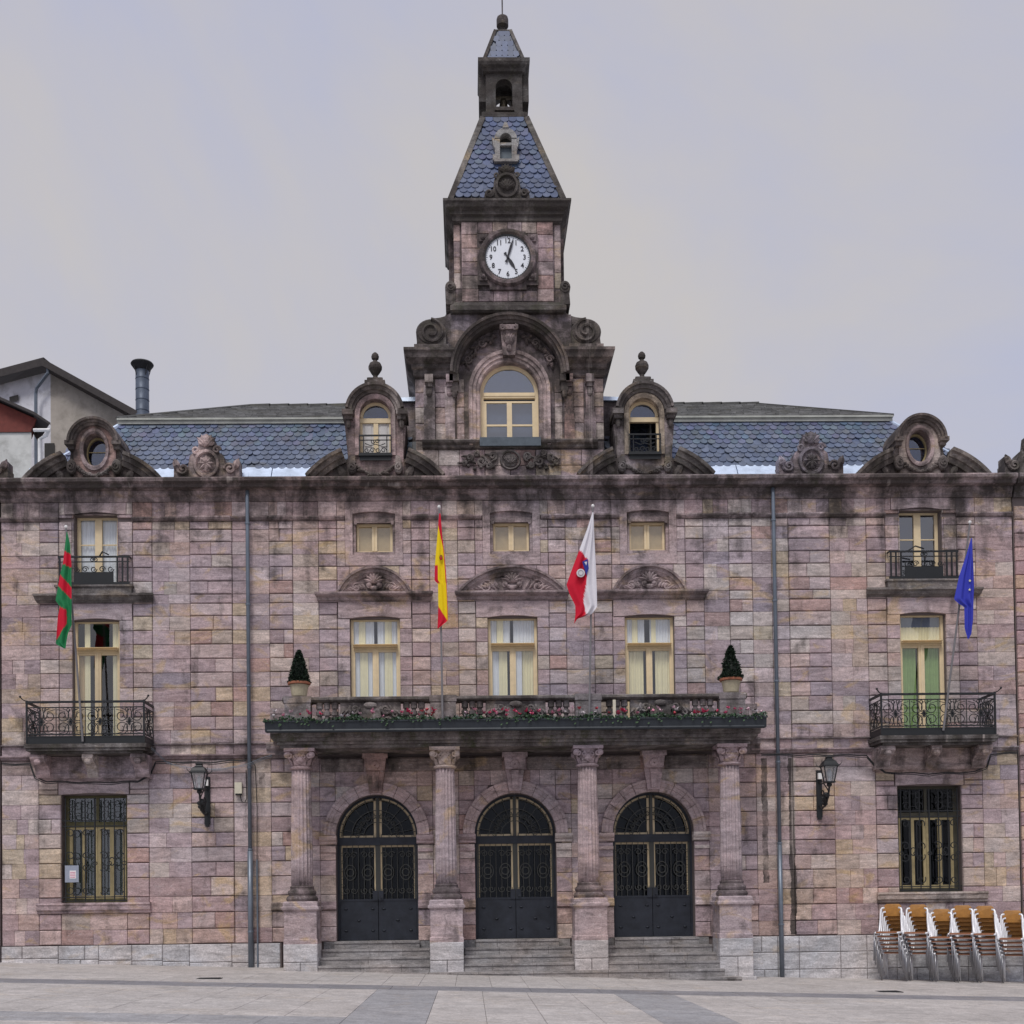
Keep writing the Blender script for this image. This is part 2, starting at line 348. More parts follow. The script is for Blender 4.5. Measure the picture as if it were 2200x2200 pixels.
fl = MB(); fl.box(-10.6, 10.6, 1.9, 2.0, -.5, 10.55); fl.build('inner_partition', 'inner', wall)
# ---- ashlar: every block, laid course by course and cut round the openings
STONES = []
ZG = [(0, .875, 'o'), (.875, 1.21, 'j'), (1.21, 1.77, 'w'), (1.77, 2.105, 'j'), (2.105, 3.855, 'o'), (3.855, 4.19, 'j'), (4.19, 4.72, 'w'), (4.72, 5.23, 'q'), (5.23, 5.65, 'w'), (5.65, 6.02, 'n'), (6.02, 6.93, 'p'), (6.93, 7.83, 'w'), (7.83, 8.305, 'q'), (8.305, 9.695, 'o'), (9.695, 10.17, 'q'), (10.17, 10.95, 'w')]
ZU = [(0, .535, 'o'), (.535, .79, 'j'), (.79, 1.17, 'q'), (1.17, 1.77, 'w'), (1.77, 2.17, 'q'), (2.17, 2.435, 'j'), (2.435, 3.505, 'o'), (3.505, 3.77, 'j'), (3.77, 4.17, 'q'), (4.17, 4.72, 'w'), (4.72, 5.23, 'q'), (5.23, 5.65, 'w'), (5.65, 6.02, 'n'), (6.02, 6.93, 'p'), (6.93, 7.73, 'w'), (7.73, 8.15, 'q'), (8.15, 8.44, 'j'), (8.44, 9.44, 'o'), (9.44, 9.72, 'j'), (9.72, 10.13, 'q'), (10.13, 10.95, 'w')]
CG = [.76, 1.08, 1.43, 1.77, 2.18, 2.50, 2.82, 3.13, 3.45, 3.76, 4.08, 4.40, 4.70]
CS = [4.80, 5.03]
CU = [5.03, 5.33, 5.62, 5.94, 6.25, 6.57, 6.87, 7.18, 7.48, 7.79, 8.06, 8.26, 8.54, 8.84, 9.11, 9.39, 9.66, 9.84]
CF = [9.93, 10.26]
STY = dict(w=(.004, .006, .004), q=(.024, .016, .015), p=(.032, .018, .017), j=(.018, .010, .008), n=(.012, .010, .006), o=(.008, .006, .004))  # proud, joint, chamfer
def subtract(x0, x1, z0, z1):
    iv = [(x0, x1)]
    for o in OPEN:
        if o[2] < z1-.02 and o[3] > z0+.02:
            nv = []
            for a, b in iv:
                if o[1] <= a or o[0] >= b: nv.append((a, b)); continue
                if o[0]-a > .03: nv.append((a, o[0]))
                if b-o[1] > .03: nv.append((o[1], b))
            iv = nv
    return iv
LINT = []     # rectangles kept free for one-piece lintels: x0,x1,z0,z1
for c in (-2.97, 0, 2.97): LINT += [(c-.79, c+.79, 7.71, 8.08), (c-.62, c+.62, 8.85, 10.26)]
for c in (-8.94, 8.94): LINT += [(c-.78, c+.78, 7.71, 8.08), (c-.66, c+.66, 9.999, 10.26)]
for c in (-9.0, 9.0): LINT += [(c-.76, c+.76, 3.97, 4.40)]
def lay(x0, x1, z0, z1, sty):
    # split in height where an opening or lintel starts inside the course
    zc = sorted({z0, z1, *[q for o in OPEN+LINT if o[0] < x1-.01 and o[1] > x0+.01 for q in (o[2], o[3]) if z0+.05 < q < z1-.05]})
    for za, zb in zip(zc, zc[1:]):
        for a, b in subtract(x0, x1, za, zb):
            segs = [(a, b)]
            for l in LINT:
                if l[2] < zb-.02 and l[3] > za+.02:
                    ns = []
                    for p, q in segs:
                        if l[1] <= p or l[0] >= q: ns.append((p, q)); continue
                        if l[0]-p > .03: ns.append((p, l[0]))
                        if q-l[1] > .03: ns.append((l[1], q))
                    segs = ns
            for p, q in segs: split(p, q, za, zb, sty)
def split(a, b, z0, z1, sty):
    w_ = b-a
    if sty in 'w': k = 1 if w_ < .42 else random.choice((1, 2, 2, 2, 3) if w_ > .7 else (1, 1, 2))
    elif sty == 'o': k = 1 if w_ < .5 else random.choice((2, 3))
    elif sty == 'p': k = random.choice((1, 2, 2))
    elif sty == 'q': k = random.choice((1, 1, 1, 2)) if w_ > .45 else 1
    else: k = 1
    cuts = [0.]+sorted(min(.85, max(.15, (i+random.uniform(-.22, .22))/k)) for i in range(1, k))+[1.]
    pr, jt, ch = STY[sty]
    for u, v in zip(cuts, cuts[1:]):
        xa, xb = a+w_*u, a+w_*v
        g0 = jt/2 if u == 0 else .002; g1 = jt/2 if v == 1 else .002
        hz = jt/2 if sty in 'qp' else (.005 if sty not in 'wo' else .0028)
        poly = [(xa+g0, z0+hz), (xb-g1, z0+hz), (xb-g1, z1-hz), (xa+g0, z1-hz)]
        # cut round the arched doors
        for c in DOORS:
            R_ = 1.0
            if z1 > DZ and z0 < DZ+R_ and xa < c+R_ and xb > c-R_:
                xl = lambda z: math.sqrt(max(0, R_*R_-max(0, z-DZ)**2))
                m_ = (xa+xb)/2
                l0, l1 = xl(max(z0, DZ)), xl(z1)
                if m_ >= c: poly = [(max(xa+g0, c+l0), z0+hz), (xb-g1, z0+hz), (xb-g1, z1-hz), (max(xa+g0, c+l1), z1-hz)]
                else: poly = [(xa+g0, z0+hz), (min(xb-g1, c-l0), z0+hz), (min(xb-g1, c-l1), z1-hz), (xa+g0, z1-hz)]
                if max(poly[1][0]-poly[0][0], poly[2][0]-poly[3][0]) < .04 or poly[1][0]-poly[0][0] < -.01 or poly[2][0]-poly[3][0] < -.01: poly = None; break
        if not poly: continue
        yf = -(pr+random.uniform(-.004, .008)); yb = .05; poly = [(px+random.uniform(-.0025, .0025), pz+random.uniform(-.0025, .0025)) for px, pz in poly]
        if any(abs(xa-o[1]) < .02 or abs(xb-o[0]) < .02 for o in OPEN if o[2] < z1 and o[3] > z0): yb = REVEAL+.02
        t = stone_tint((z0+z1)/2)
        area = abs((poly[1][0]-poly[0][0]+poly[2][0]-poly[3][0])/2*(z1-z0))
        STONES.append((area, poly, yf, yb, ch, t))
for zones, cs in ((ZG, CG), (ZU, CS), (ZU, CU), (ZU, CF)):
    for s in (-1, 1):
        for x0, x1, sty in zones:
            a, b = (x0, x1) if s > 0 else (-x1, -x0)
            for z0, z1 in zip(cs, cs[1:]):
                st_ = 'o' if cs is CF else ('o' if (cs is CS and sty == 'p') else sty)
                lay(a, b, z0, z1, st_)
def emit_stones(lst, parent, n, mat='stone', name='stone'):
    lst = sorted(lst, key=lambda a: -a[0]); rest = MB()
    for i, (ar, poly, yf, yb, ch, t) in enumerate(lst):
        mb = MB() if i < n else rest
        mb.t = t; mb.stone(poly, yf, yb, ch)
        if i < n: mb.build(name, mat, parent)
    if rest.f: rest.build('small_stones', mat, parent, kind='stuff')
# ---- pale limestone plinth
PLQ = []
for s in (-1, 1):
    xs = [5.05, 5.62, 6.08, 6.98, 7.55, 8.2, 8.9, 9.75, 10.95]
    for x0, x1 in zip(xs, xs[1:]):
        a, b = (x0, x1) if s > 0 else (-x1, -x0)
        lo = gz((a+b)/2)-.05
        zm = lo+.28 if s > 0 else lo+.14
        zz = [lo, zm, .75] if s < 0 else [lo, .03, .40, .75]
        for z0, z1 in zip(zz, zz[1:]):
            c = random.uniform(.3, .7); mid = a+(b-a)*c
            for xa, xb in ((a, mid), (mid, b)) if random.random() < .2 else ((a, b),):
                PLQ.append(((xb-xa)*(z1-z0), [(xa+.005, z0+.005), (xb-.005, z0+.005), (xb-.005, z1-.005), (xa+.005, z1-.005)], -.07-random.uniform(0, .006), .05, .014, LIME()))
for s in (1, -1): pl = MB(); pl.t = (.2, .2, .2); pl.box(s*5.03, s*10.95, -.045, .034, -.6, .752); plinth = pl.build('plinth', 'mortar', H)
for ar, poly, yf, yb, ch, t in PLQ:
    mb = MB(); mb.t = t; mb.stone(poly, yf, yb, ch); mb.build('plinth_block', 'lime', plinth)

# ---- one-piece lintels with a shallow segmental soffit
for c, hw, ow, z0, z1, rise in [(c, .79, .535, 7.71, 8.06, .045) for c in (-2.97, 0, 2.97)]+[(c, .78, .5, 7.71, 8.06, .045) for c in (-8.94, 8.94)]+[(c, .66, .465, 10.0, 10.25, .05) for c in (-8.94, 8.94)]+[(c, .75, .695, 3.97, 4.39, .035) for c in (-9., 9.)]:
    mb = MB(); mb.t = shade(MAUVE, .92, 1.1)
    pts = [(c+hw-.006, z1), (c-hw+.006, z1), (c-hw+.006, z0+.004), (c-ow, z0+.004)]+[(c+ow*k/4, z0+rise*(1-(k/4)**2)) for k in range(-3, 4)]+[(c+ow, z0+.004), (c+hw-.006, z0+.004)]
    mb.prism(pts, -.03, REVEAL+.03); mb.build('lintel', 'stone', wall)
# ---- mouldings
mb = MB()
edges = [(-10.95, -9.72), (-8.16, -3.6), (-2.34, -.64), (.64, 2.34), (3.6, 8.16), (9.72, 10.95)]
for a, b in edges: mb = MB(); mb.t = shade(MAUVE, .85, 1.1); mb.mold(a, b, [(.02, 9.842), (.05, 9.86), (.075, 9.90), (.075, 9.928)]); mb.build('impost_band', 'mould', H)
for s in (-1, 1):
    for a, b in ((4.72, 5.2), (6.04, 6.92), (5.24, 5.36)): mb = MB(); mb.t = shade(MAUVE, .85, 1.1); mb.mold(min(s*a, s*b), max(s*a, s*b), [(.05, 9.838), (.09, 9.86), (.115, 9.90), (.115, 9.931)]); mb.build('pilaster_capital', 'mould', H)
    for a, b in ((1.8, 2.14), (3.8, 4.14), (.82, 1.15)): mb = MB(); mb.t = shade(MAUVE, .85, 1.1); mb.mold(min(s*a, s*b), max(s*a, s*b), [(.05, 9.838), (.09, 9.86), (.115, 9.90), (.115, 9.931)]); mb.build('pilaster_capital', 'mould', H)
for a, b in ((-10.95, -7.6), (-7.6, -5.12), (5.12, 7.6), (7.6, 10.95)): mb = MB(); mb.t = stone_tint(); mb.mold(a+.003, b-.003, [(.02, 4.702), (.06, 4.72), (.06, 4.745), (.11, 4.775), (.11, 4.80)]); mb.build('string_course', 'mould', H)
for a, b in ((-10.95, -5.12), (5.12, 10.95)): mb = MB(); mb.mold(a, b, [(.045, 5.005), (.065, 5.02), (.065, 5.04)]); mb.build('string_fillet', 'mould', H)
mb = MB(); x = -10.95
while x < 10.95:
    x2 = min(10.95, x+random.uniform(.9, 1.5)); mb.t = stone_tint()
    mb = MB(); mb.t = shade(MAUVE, .85, 1.1); mb.mold(x+.003, x2-.003, [(.03, 10.262), (.05, 10.30), (.05, 10.36), (.09, 10.40), (.10, 10.478)]); x = x2
    mb.build('frieze_block', 'mould', wall)
CB = []; x = -10.95
while x < 10.95:
    x2 = min(10.95, x+random.uniform(.9, 1.6)); mb.t = stone_tint(); k = random.uniform(-.006, .006)
    mb = MB(); mb.t = shade(MAUVE, .85, 1.1); mb.mold(x+.002, x2-.002, [(.12, 10.48), (.26+k, 10.50), (.28+k, 10.56), (.36+k, 10.60), (.37+k, 10.655), (.34, 10.69)], .3); x = x2
    CB.append(mb)
mb = MB(); mb.box(-10.94, 10.94, .3, 1.2, 10.55, 10.68)
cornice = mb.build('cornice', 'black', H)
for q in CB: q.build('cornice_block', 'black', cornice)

# ------------------------------------------------------------------ windows
def curtain(x0, x1, z0, z1, y, mat, parent, amp=.02, waves=None, name='curtain'):
    mb = MB(); n = max(8, int((x1-x0)*60)); wv = waves or (x1-x0)/.07
    pts = [(x0+(x1-x0)*i/n, y+amp*sin(2*PI*wv*i/n+1.3*sin(9*i/n))) for i in range(n+1)]
    mb.add([(px, py, z0) for px, py in pts]+[(px, py, z1) for px, py in pts], [(i, i+1, i+n+2, i+n+1) for i in range(n)])
    return mb.build(name, mat, parent, True)
def pane(x0, x1, z0, z1, y, parent, mat='glass'):
    mb = MB(); mb.add([(x0, y, z0), (x1, y, z0), (x1, y, z1), (x0, y, z1)], [(0, 1, 2, 3)]); return mb.build('pane', mat, parent)
def backdrop_sheet(x0, x1, z0, z1, y, parent, mat):
    mb = MB(); mb.box(x0, x1, y, y+.01, z0, z1); return mb.build('window_backing', mat, parent)
def frame_bars(mb, x0, x1, z0, z1, y, w_=.055, d=.07):
    mb.box(x0, x0+w_, y, y+d, z0, z1); mb.box(x1-w_, x1, y, y+d, z0, z1); mb.box(x0+w_, x1-w_, y, y+d, z1-w_, z1); mb.box(x0+w_, x1-w_, y, y+d, z0, z0+w_)
def french_window(c, hw, z0, z1, zt, style, mat='cream', shift=0.):
    y = .13; mb = MB(); x0, x1 = c-hw+.005, c+hw-.005
    frame_bars(mb, x0, x1, z0, z1+.03, y)
    mb.box(x0+.055, x1-.055, y-.02, y+.07, zt, zt+.12)                     # transom
    mb.mold(x0+.055, x1-.055, [(0, zt+.035), (.03, zt+.05), (.03, zt+.075), (0, zt+.09)], y-.019)
    mb.v[-12:] = [(a, b+y-.02 if b < 0 else b, d) for a, b, d in mb.v[-12:]]
    mb.box(c-.065, c+.065, y-.012, y+.06, z0+.05, zt)                       # meeting stiles
    mb.box(c-.02, c+.02, y-.026, y, z0+.05, zt)
    for s in (-1, 1):
        xa = c+s*.065; xb = x1-.055 if s > 0 else x0+.055
        a, b = min(xa, xb), max(xa, xb)
        mb.box(a, b, y+.01, y+.055, zt-.05, zt-.0); mb.box(b-.03, b, y+.01, y+.055, z0+.06, zt-.05) if s > 0 else mb.box(a, a+.03, y+.01, y+.055, z0+.06, zt-.05)
        mb.box(a, b, y+.01, y+.055, z0+.055, z0+.22)
    win = mb.build('window', mat, H)
    pane(x0+.055, c-.06, z0+.2, zt-.04, y+.03, win); pane(c+.06, x1-.055, z0+.2, zt-.04, y+.03, win); pane(x0+.055, x1-.055, zt+.115, z1-.02, y+.035, win)
    yc = y+.085
    if style == 'sheer':
        curtain(x0+.05, c-.035, z0, z1, yc, 'sheer', win, .018); curtain(c+.04, x1-.05, z0, z1, yc, 'sheer', win, .018)
        curtain(c-.34, c-.17, z0, zt, yc-.03, 'curtain', win, .012); curtain(c+.19, c+.36, z0, zt, yc-.03, 'curtain', win, .012)
        curtain(c-.36, c-.22, zt, z1, yc-.03, 'curtain', win, .012); curtain(c+.2, c+.35, zt, z1, yc-.03, 'curtain', win, .012)
    elif style == 'mixed':
        curtain(x0+.07, c-.24, z0, zt, yc, 'sheer', win, .02); curtain(c-.30, c-.12, z0, zt, yc-.02, 'curtain', win, .014); curtain(c+.04, x1-.05, z0, zt, yc, 'curtain', win, .024); curtain(c+.06, c+.2, z0, zt, yc-.035, 'sheer', win, .012)
        curtain(x0+.05, c-.05, zt, z1, yc, 'sheer', win, .018); curtain(c+.02, x1-.06, zt, z1, yc, 'sheer', win, .018); curtain(c-.34, c-.2, zt, z1, yc-.03, 'curtain', win, .012)
    elif style == 'cream':
        curtain(x0+.09, c-.12, z0, zt, yc, 'curtain', win, .02); curtain(c+.14, x1-.08, z0, zt, yc, 'curtain', win, .02)
        curtain(x0+.04, c-.09, zt, z1, yc, 'sheer', win); curtain(c+.03, x1-.05, zt, z1, yc, 'sheer', win)
        curtain(c-.36, c-.24, zt, z1, yc-.03, 'curtain', win, .012); curtain(c+.06, c+.16, zt, z1, yc-.03, 'curtain', win, .012)
    elif style == 'halfopen':
        curtain(x0+.05, c-.2, z0, zt, yc, 'tan', win); curtain(c-.3, c-.18, z0, z1, yc-.02, 'curtain', win, .012); curtain(x1-.2, x1-.05, z0, z1, yc, 'curtain', win, .015)
    elif style == 'green':
        curtain(x0+.06, c-.1, z0, zt, yc, 'green', win, .02); curtain(c+.07, x1-.06, z0, zt, yc, 'green', win, .02)
        curtain(x0+.04, x1-.05, zt+.1, zt+.42, yc, 'curtain', win, .015); backdrop_sheet(x0+.04, x1-.05, zt+.42, z1, yc, win, 'greyb')
    return win
french_window(-2.97, .535, 5.08, 7.71, 7.06, 'sheer'); french_window(0, .535, 5.08, 7.71, 7.06, 'mixed'); french_window(2.97, .535, 5.08, 7.71, 7.04, 'cream')
french_window(-8.94, .5, 5.0, 7.71, 7.04, 'halfopen'); french_window(8.94, .5, 5.0, 7.71, 7.05, 'green')
for c in (-2.97, 0, 2.97):                     # small square windows: moulded stone surround and tan blinds
    mb = MB(); mb.t = MAUVE
    hw = .46
    mb.prism([(c-.62, 8.86), (c-.62, 10.25), (c-hw, 10.25), (c-hw, 8.86)], -.012, .06); mb.prism([(c+.62, 8.86), (c+.62, 10.25), (c+hw, 10.25), (c+hw, 8.86)], -.012, .06)
    mb.prism([(c-hw, 10.25), (c-hw, 9.985)]+[(c+hw*k/4, 9.985+.05*(1-(k/4)**2)) for k in range(-3, 4)]+[(c+hw, 9.985), (c+hw, 10.25)], -.012, .06)
    mb.box(c-hw, c+hw, -.012, .06, 8.86, 9.09)
    mb.build('window_surround', 'stone', wall)
    mb = MB(); mb.t = MAUVE; y = .06
    for (a, b, z0, z1) in ((c-hw, c-.40, 9.09, 10.04), (c+.40, c+hw, 9.09, 10.04), (c-.4, c+.4, 9.09, 9.17), (c-.4, c+.4, 9.83, 10.04)): mb.box(a, b, y, .3, z0, z1)
    mb.box(c-.42, c+.42, y-.02, y, 9.80, 9.90); mb.box(c-.43, c-.37, y-.04, y, 9.76, 9.84); mb.box(c+.37, c+.43, y-.04, y, 9.76, 9.84)
    mb.build('window_recess', 'mould', wall)
    mb = MB(); x0, x1, z0, z1 = c-.39, c+.39, 9.175, 9.82; y = .2
    frame_bars(mb, x0, x1, z0, z1, y, .05, .06); mb.box(c-.055, c-.008, y-.015, y+.05, z0+.05, z1-.05); mb.box(c+.008, c+.055, y-.015, y+.05, z0+.05, z1-.05); mb.box(c-.008, c+.008, y, y+.05, z0+.05, z1-.05)
    win = mb.build('window', 'cream', H)
    for s in (-1, 1):
        a, b = (c-.34, c-.055) if s < 0 else (c+.055, c+.34)
        pane(a, b, z0+.05, z1-.05, y+.02, win); backdrop_sheet(a, b, z0+.05, z1-.05, y+.04, win, 'tan')
for c, st in ((-8.94, 'l'), (8.94, 'r')):       # second floor wing windows
    mb = MB(); x0, x1, z0, z1 = c-.46, c+.46, 8.27, 10.03; y = .22
    frame_bars(mb, x0, x1, z0, z1, y, .07, .06); mb.box(c-.075, c+.075, y-.012, y+.05, z0+.05, z1-.05)
    for s in (-1, 1): mb.box(min(c+s*.07, c+s*.4), max(c+s*.07, c+s*.4), y+.015, y+.04, 9.40, 9.425)
    win = mb.build('window', 'cream', H)
    for s in (-1, 1):
        a, b = (c-.39, c-.07) if s < 0 else (c+.07, c+.39)
        pane(a, b, z0+.05, z1-.05, y+.03, win, 'glass' if st == 'l' else 'glass2')
        if st == 'l': curtain(a, b, z0, z1, y+.085, 'sheer', win, .018)
        else: backdrop_sheet(a, b, z0, z1, y+.12, win, 'inner')  # dark sheet close behind the glass, added for the unlit room
def grille_scroll(mb, cx, z0, z1, hw, y, r=.016):
    h = z1-z0
    for s in (-1, 1):
        mb.tube([(cx+s*hw*.30, y, z0+.07), (cx+s*hw*.30, y, z1-.07)], r*.8, 4)
        for zc_, d in ((z0+.11, 1), (z1-.11, -1), ((z0+z1)/2+.12, -1), ((z0+z1)/2-.12, 1)):
            mb.spiral(cx+s*hw*.62, zc_, y, .10, .025, PI/2*(1-s)+d*.6, s*d*-1.1, r*.8, 14)
    mb.arc(cx, (z0+z1)/2, 0, 2*PI, [(.05, y-.008), (.065, y-.008), (.065, y+.008), (.05, y+.008)], 12, 1, 1.5)
for c, st in ((-9., 'l'), (9., 'r')):           # barred ground floor windows
    mb = MB(); x0, x1, z0, z1 = c-.69, c+.69, 1.665, 4.0; y = .24
    frame_bars(mb, x0, x1, z0, z1, y, .085, .07)
    mb.box(x0+.085, x1-.085, y-.01, y+.06, 3.29, 3.40); mb.box(c-.03, c+.03, y, y+.05, 3.40, z1-.085)
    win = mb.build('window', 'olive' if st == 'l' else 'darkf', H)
    for s in (-1, 1):
        mb = MB()
        for q0, q1 in ((.004, .07), (.535, .60), (.26, .345)): mb.box(*sorted((c+s*q0, c+s*q1)), y, y+.05, z0+.085, 3.288)
        for q0, q1 in ((.07, .26), (.345, .535)): mb.box(*sorted((c+s*q0, c+s*q1)), y+.003, y+.05, z0+.085, z0+.15); mb.box(*sorted((c+s*q0, c+s*q1)), y+.003, y+.05, 3.24, 3.288)
        mb.build('sash', 'stile', win)
    for s in (-1, 1):
        a, b = sorted((c+s*.05, c+s*.6)); pane(a, b, z0+.08, 3.28, y+.03, win, 'glass' if st == 'l' else 'glassd'); pane(*sorted((c+s*.03, c+s*.6)), 3.40, z1-.08, y+.03, win, 'glass' if st == 'l' else 'glassd')
        if st == 'l': backdrop_sheet(*sorted((c+s*.03, c+s*.6)), z0+.08, z1-.08, y+.1, win, 'gback')  # dark green-grey sheet behind the panes
    mb = MB(); y = .045
    for zz in (1.78, 3.30, 3.42, 1.70): mb.box(c-.69, c+.69, y-.008, y+.008, zz-.011, zz+.011)
    for k in range(7):
        xx = c-.62+1.24*k/6
        mb.tube([(xx, y, 1.68), (xx, y, 3.9)], .014 if k != 3 else .022, 4)
    for q in (-.36, .36):
        grille_scroll(mb, c+q, 1.82, 3.26, .27, y)
        for s in (-1, 1):
            for d in (-1, 1): mb.spiral(c+q+s*.13, 3.66+d*.13, y, .10, .03, PI/2*(1-s)+d*.5, s*d*-1.2, .01, 14)
            mb.tube([(c+q+s*.07, y, 3.50), (c+q+s*.07, y, 3.82)], .009, 4)
        mb.tube([(c+q-.1, y, 3.80), (c+q+.1, y, 3.80)], .008, 4); mb.tube([(c+q-.1, y, 3.52), (c+q+.1, y, 3.52)], .008, 4)
    for k in range(5):
        mb.arc(c-.62+1.24*k/4, 2.5, 0, 2*PI, [(.035, y-.008), (.05, y-.008), (.05, y+.008), (.035, y+.008)], 10)
    mb.build('window_grille', 'iron', win)
    mb = MB(); mb.t = stone_tint(); mb.mold(c-1.2, c+1.2, [(.04, 1.432), (.06, 1.45), (.06, 1.49), (.10, 1.51), (.11, 1.60), (.13, 1.62), (.12, 1.662)], .3)
    mb.build('window_sill', 'mould', wall)

# ---- pediments and shelves over the first floor windows
for c, hw, shelf in ((-2.97, .81, 1.27), (0, 1.18, 1.24), (2.97, .81, 1.27)):
    mb = MB(); mb.t = shade(MAUVE, .8, .95)
    mb.mold(c-shelf+.06, c+shelf-.06, [(.05, 8.085), (.07, 8.10), (.09, 8.15), (.17, 8.18), (.20, 8.21), (.20, 8.245), (.16, 8.262)], .03, .3)
    mb.mold(c-.82, c+.82, [(.02, 8.062), (.04, 8.066), (.04, 8.082)], .03)
    shf = mb.build('window_shelf', 'carve', H)
    rise = .56; R_ = (hw*hw+rise*rise)/(2*rise); zc = 8.245+rise-R_; a_ = math.asin(hw/R_)
    mb = MB(); mb.t = shade(MAUVE, .8, .95)
    mb.arc(c, zc, PI/2-a_, PI/2+a_, [(R_-.19, .03), (R_-.19, -.06), (R_-.13, -.10), (R_-.12, -.12), (R_-.055, -.13), (R_-.045, -.18), (R_, -.19), (R_+.01, .03)], 20)
    mb.build('pediment', 'carve', shf)
    mb = MB(); mb.t = shade(MAUVE, .8, .95)
    ri = R_-.18; ai = math.acos(min(1, (8.262-zc)/ri)); mb.prism([(c+ri*sin(ai*k/8), zc+ri*cos(ai*k/8)) for k in range(-8, 9)], -.035, .03)
    mb.build('tympanum', 'carve', shf)
    k = hw/.81
    for s in (-1, 1):                             # scrolls, leaves and a shell
        mb = MB(); mb.t = shade(MAUVE, .9, 1.05)
        mb.spiral(c+s*.38*k, 8.37, -.06, .10*k, .02, PI/2+s*.5, -s*1.4, .022, 18, 5)
        for j in range(6): mb.leaf(c+s*(.2+.06*j)*k, -.05, 8.33, .16*k, .07, PI/2-s*(.5+.18*j), .04)
        for j in range(3): mb.leaf(c+s*(.42+.06*j)*k, -.05, 8.30, .17*k, .06, PI/2-s*(1.1+.2*j), .04)
        mb.build('carved_scroll', 'carve', shf)
    mb = MB(); mb.t = shade(MAUVE, .9, 1.05)
    for s in (-1, 1): mq = MB(); mq.t = mb.t; mq.spiral(c+s*.10*k, 8.42, -.08, .06, .012, -PI/2, s*1.3, .022, 14, 5); mq.blob(c+s*.10*k, -.09, 8.42, .05, .04, .05); mq.build('small_scroll', 'carve', shf)
    for j in range(7): mb.leaf(c, -.09, 8.46, .26, .075, PI/2+(j-3)*.42, .06)
    mb.blob(c, -.09, 8.52, .05, .05, .07); mb.blob(c, -.08, 8.34, .07, .05, .06)
    for s in (-1, 1): mb.leaf(c, -.07, 8.34, .16, .08, PI/2+s*1.2, .04)
    mb.build('carved_shell', 'carve', shf)

# ---- wing balconies
def scroll_panel(mb, P, w_, h, r=.011):
    """wrought iron panel; P maps (s, z) to a point, s from 0 to w_"""
    n = max(1, round(w_/.62)); m_ = w_/n
    def sp(s0, z0, r0, r1, a0, t, tr=r, k=16): mb.tube([P(s0+(r0+(r1-r0)*i/k)*cos(a0+2*PI*t*i/k), z0+(r0+(r1-r0)*i/k)*sin(a0+2*PI*t*i/k)) for i in range(k+1)], tr, 4)
    for q in range(n):
        c = m_*(q+.5)
        for sx in (-1, 1):
            for sz in (-1, 1):
                sp(c+sx*m_*.27, h*(.5+sz*.21), .15, .03, (PI/2 if sz > 0 else -PI/2), sx*sz*1.45)
                mb.tube([P(c, h*.5), P(c+sx*m_*.16, h*(.5+sz*.13)), P(c+sx*m_*.22, h*(.5+sz*.36)), P(c+sx*m_*.46, h*(.5+sz*.43))], r*.8, 4)
                mb.tube([P(c, h*.5), P(c+sx*m_*.10, h*(.5+sz*.2)), P(c+sx*.02, h*(.5+sz*.44))], r*.8, 4)
        mb.tube([P(c, h*.36), P(c, h*.64)], r*1.6, 4); mb.tube([P(c-.07, h*.5), P(c+.07, h*.5)], r*1.6, 4)
        for sx in (-1, 1): sp(c+sx*.05, h*.93, .045, .015, 0, sx*1.2, r*.8, 10)
    for q in range(n+1): mb.tube([P(m_*q, .0), P(m_*q, h)], r*.9, 4)
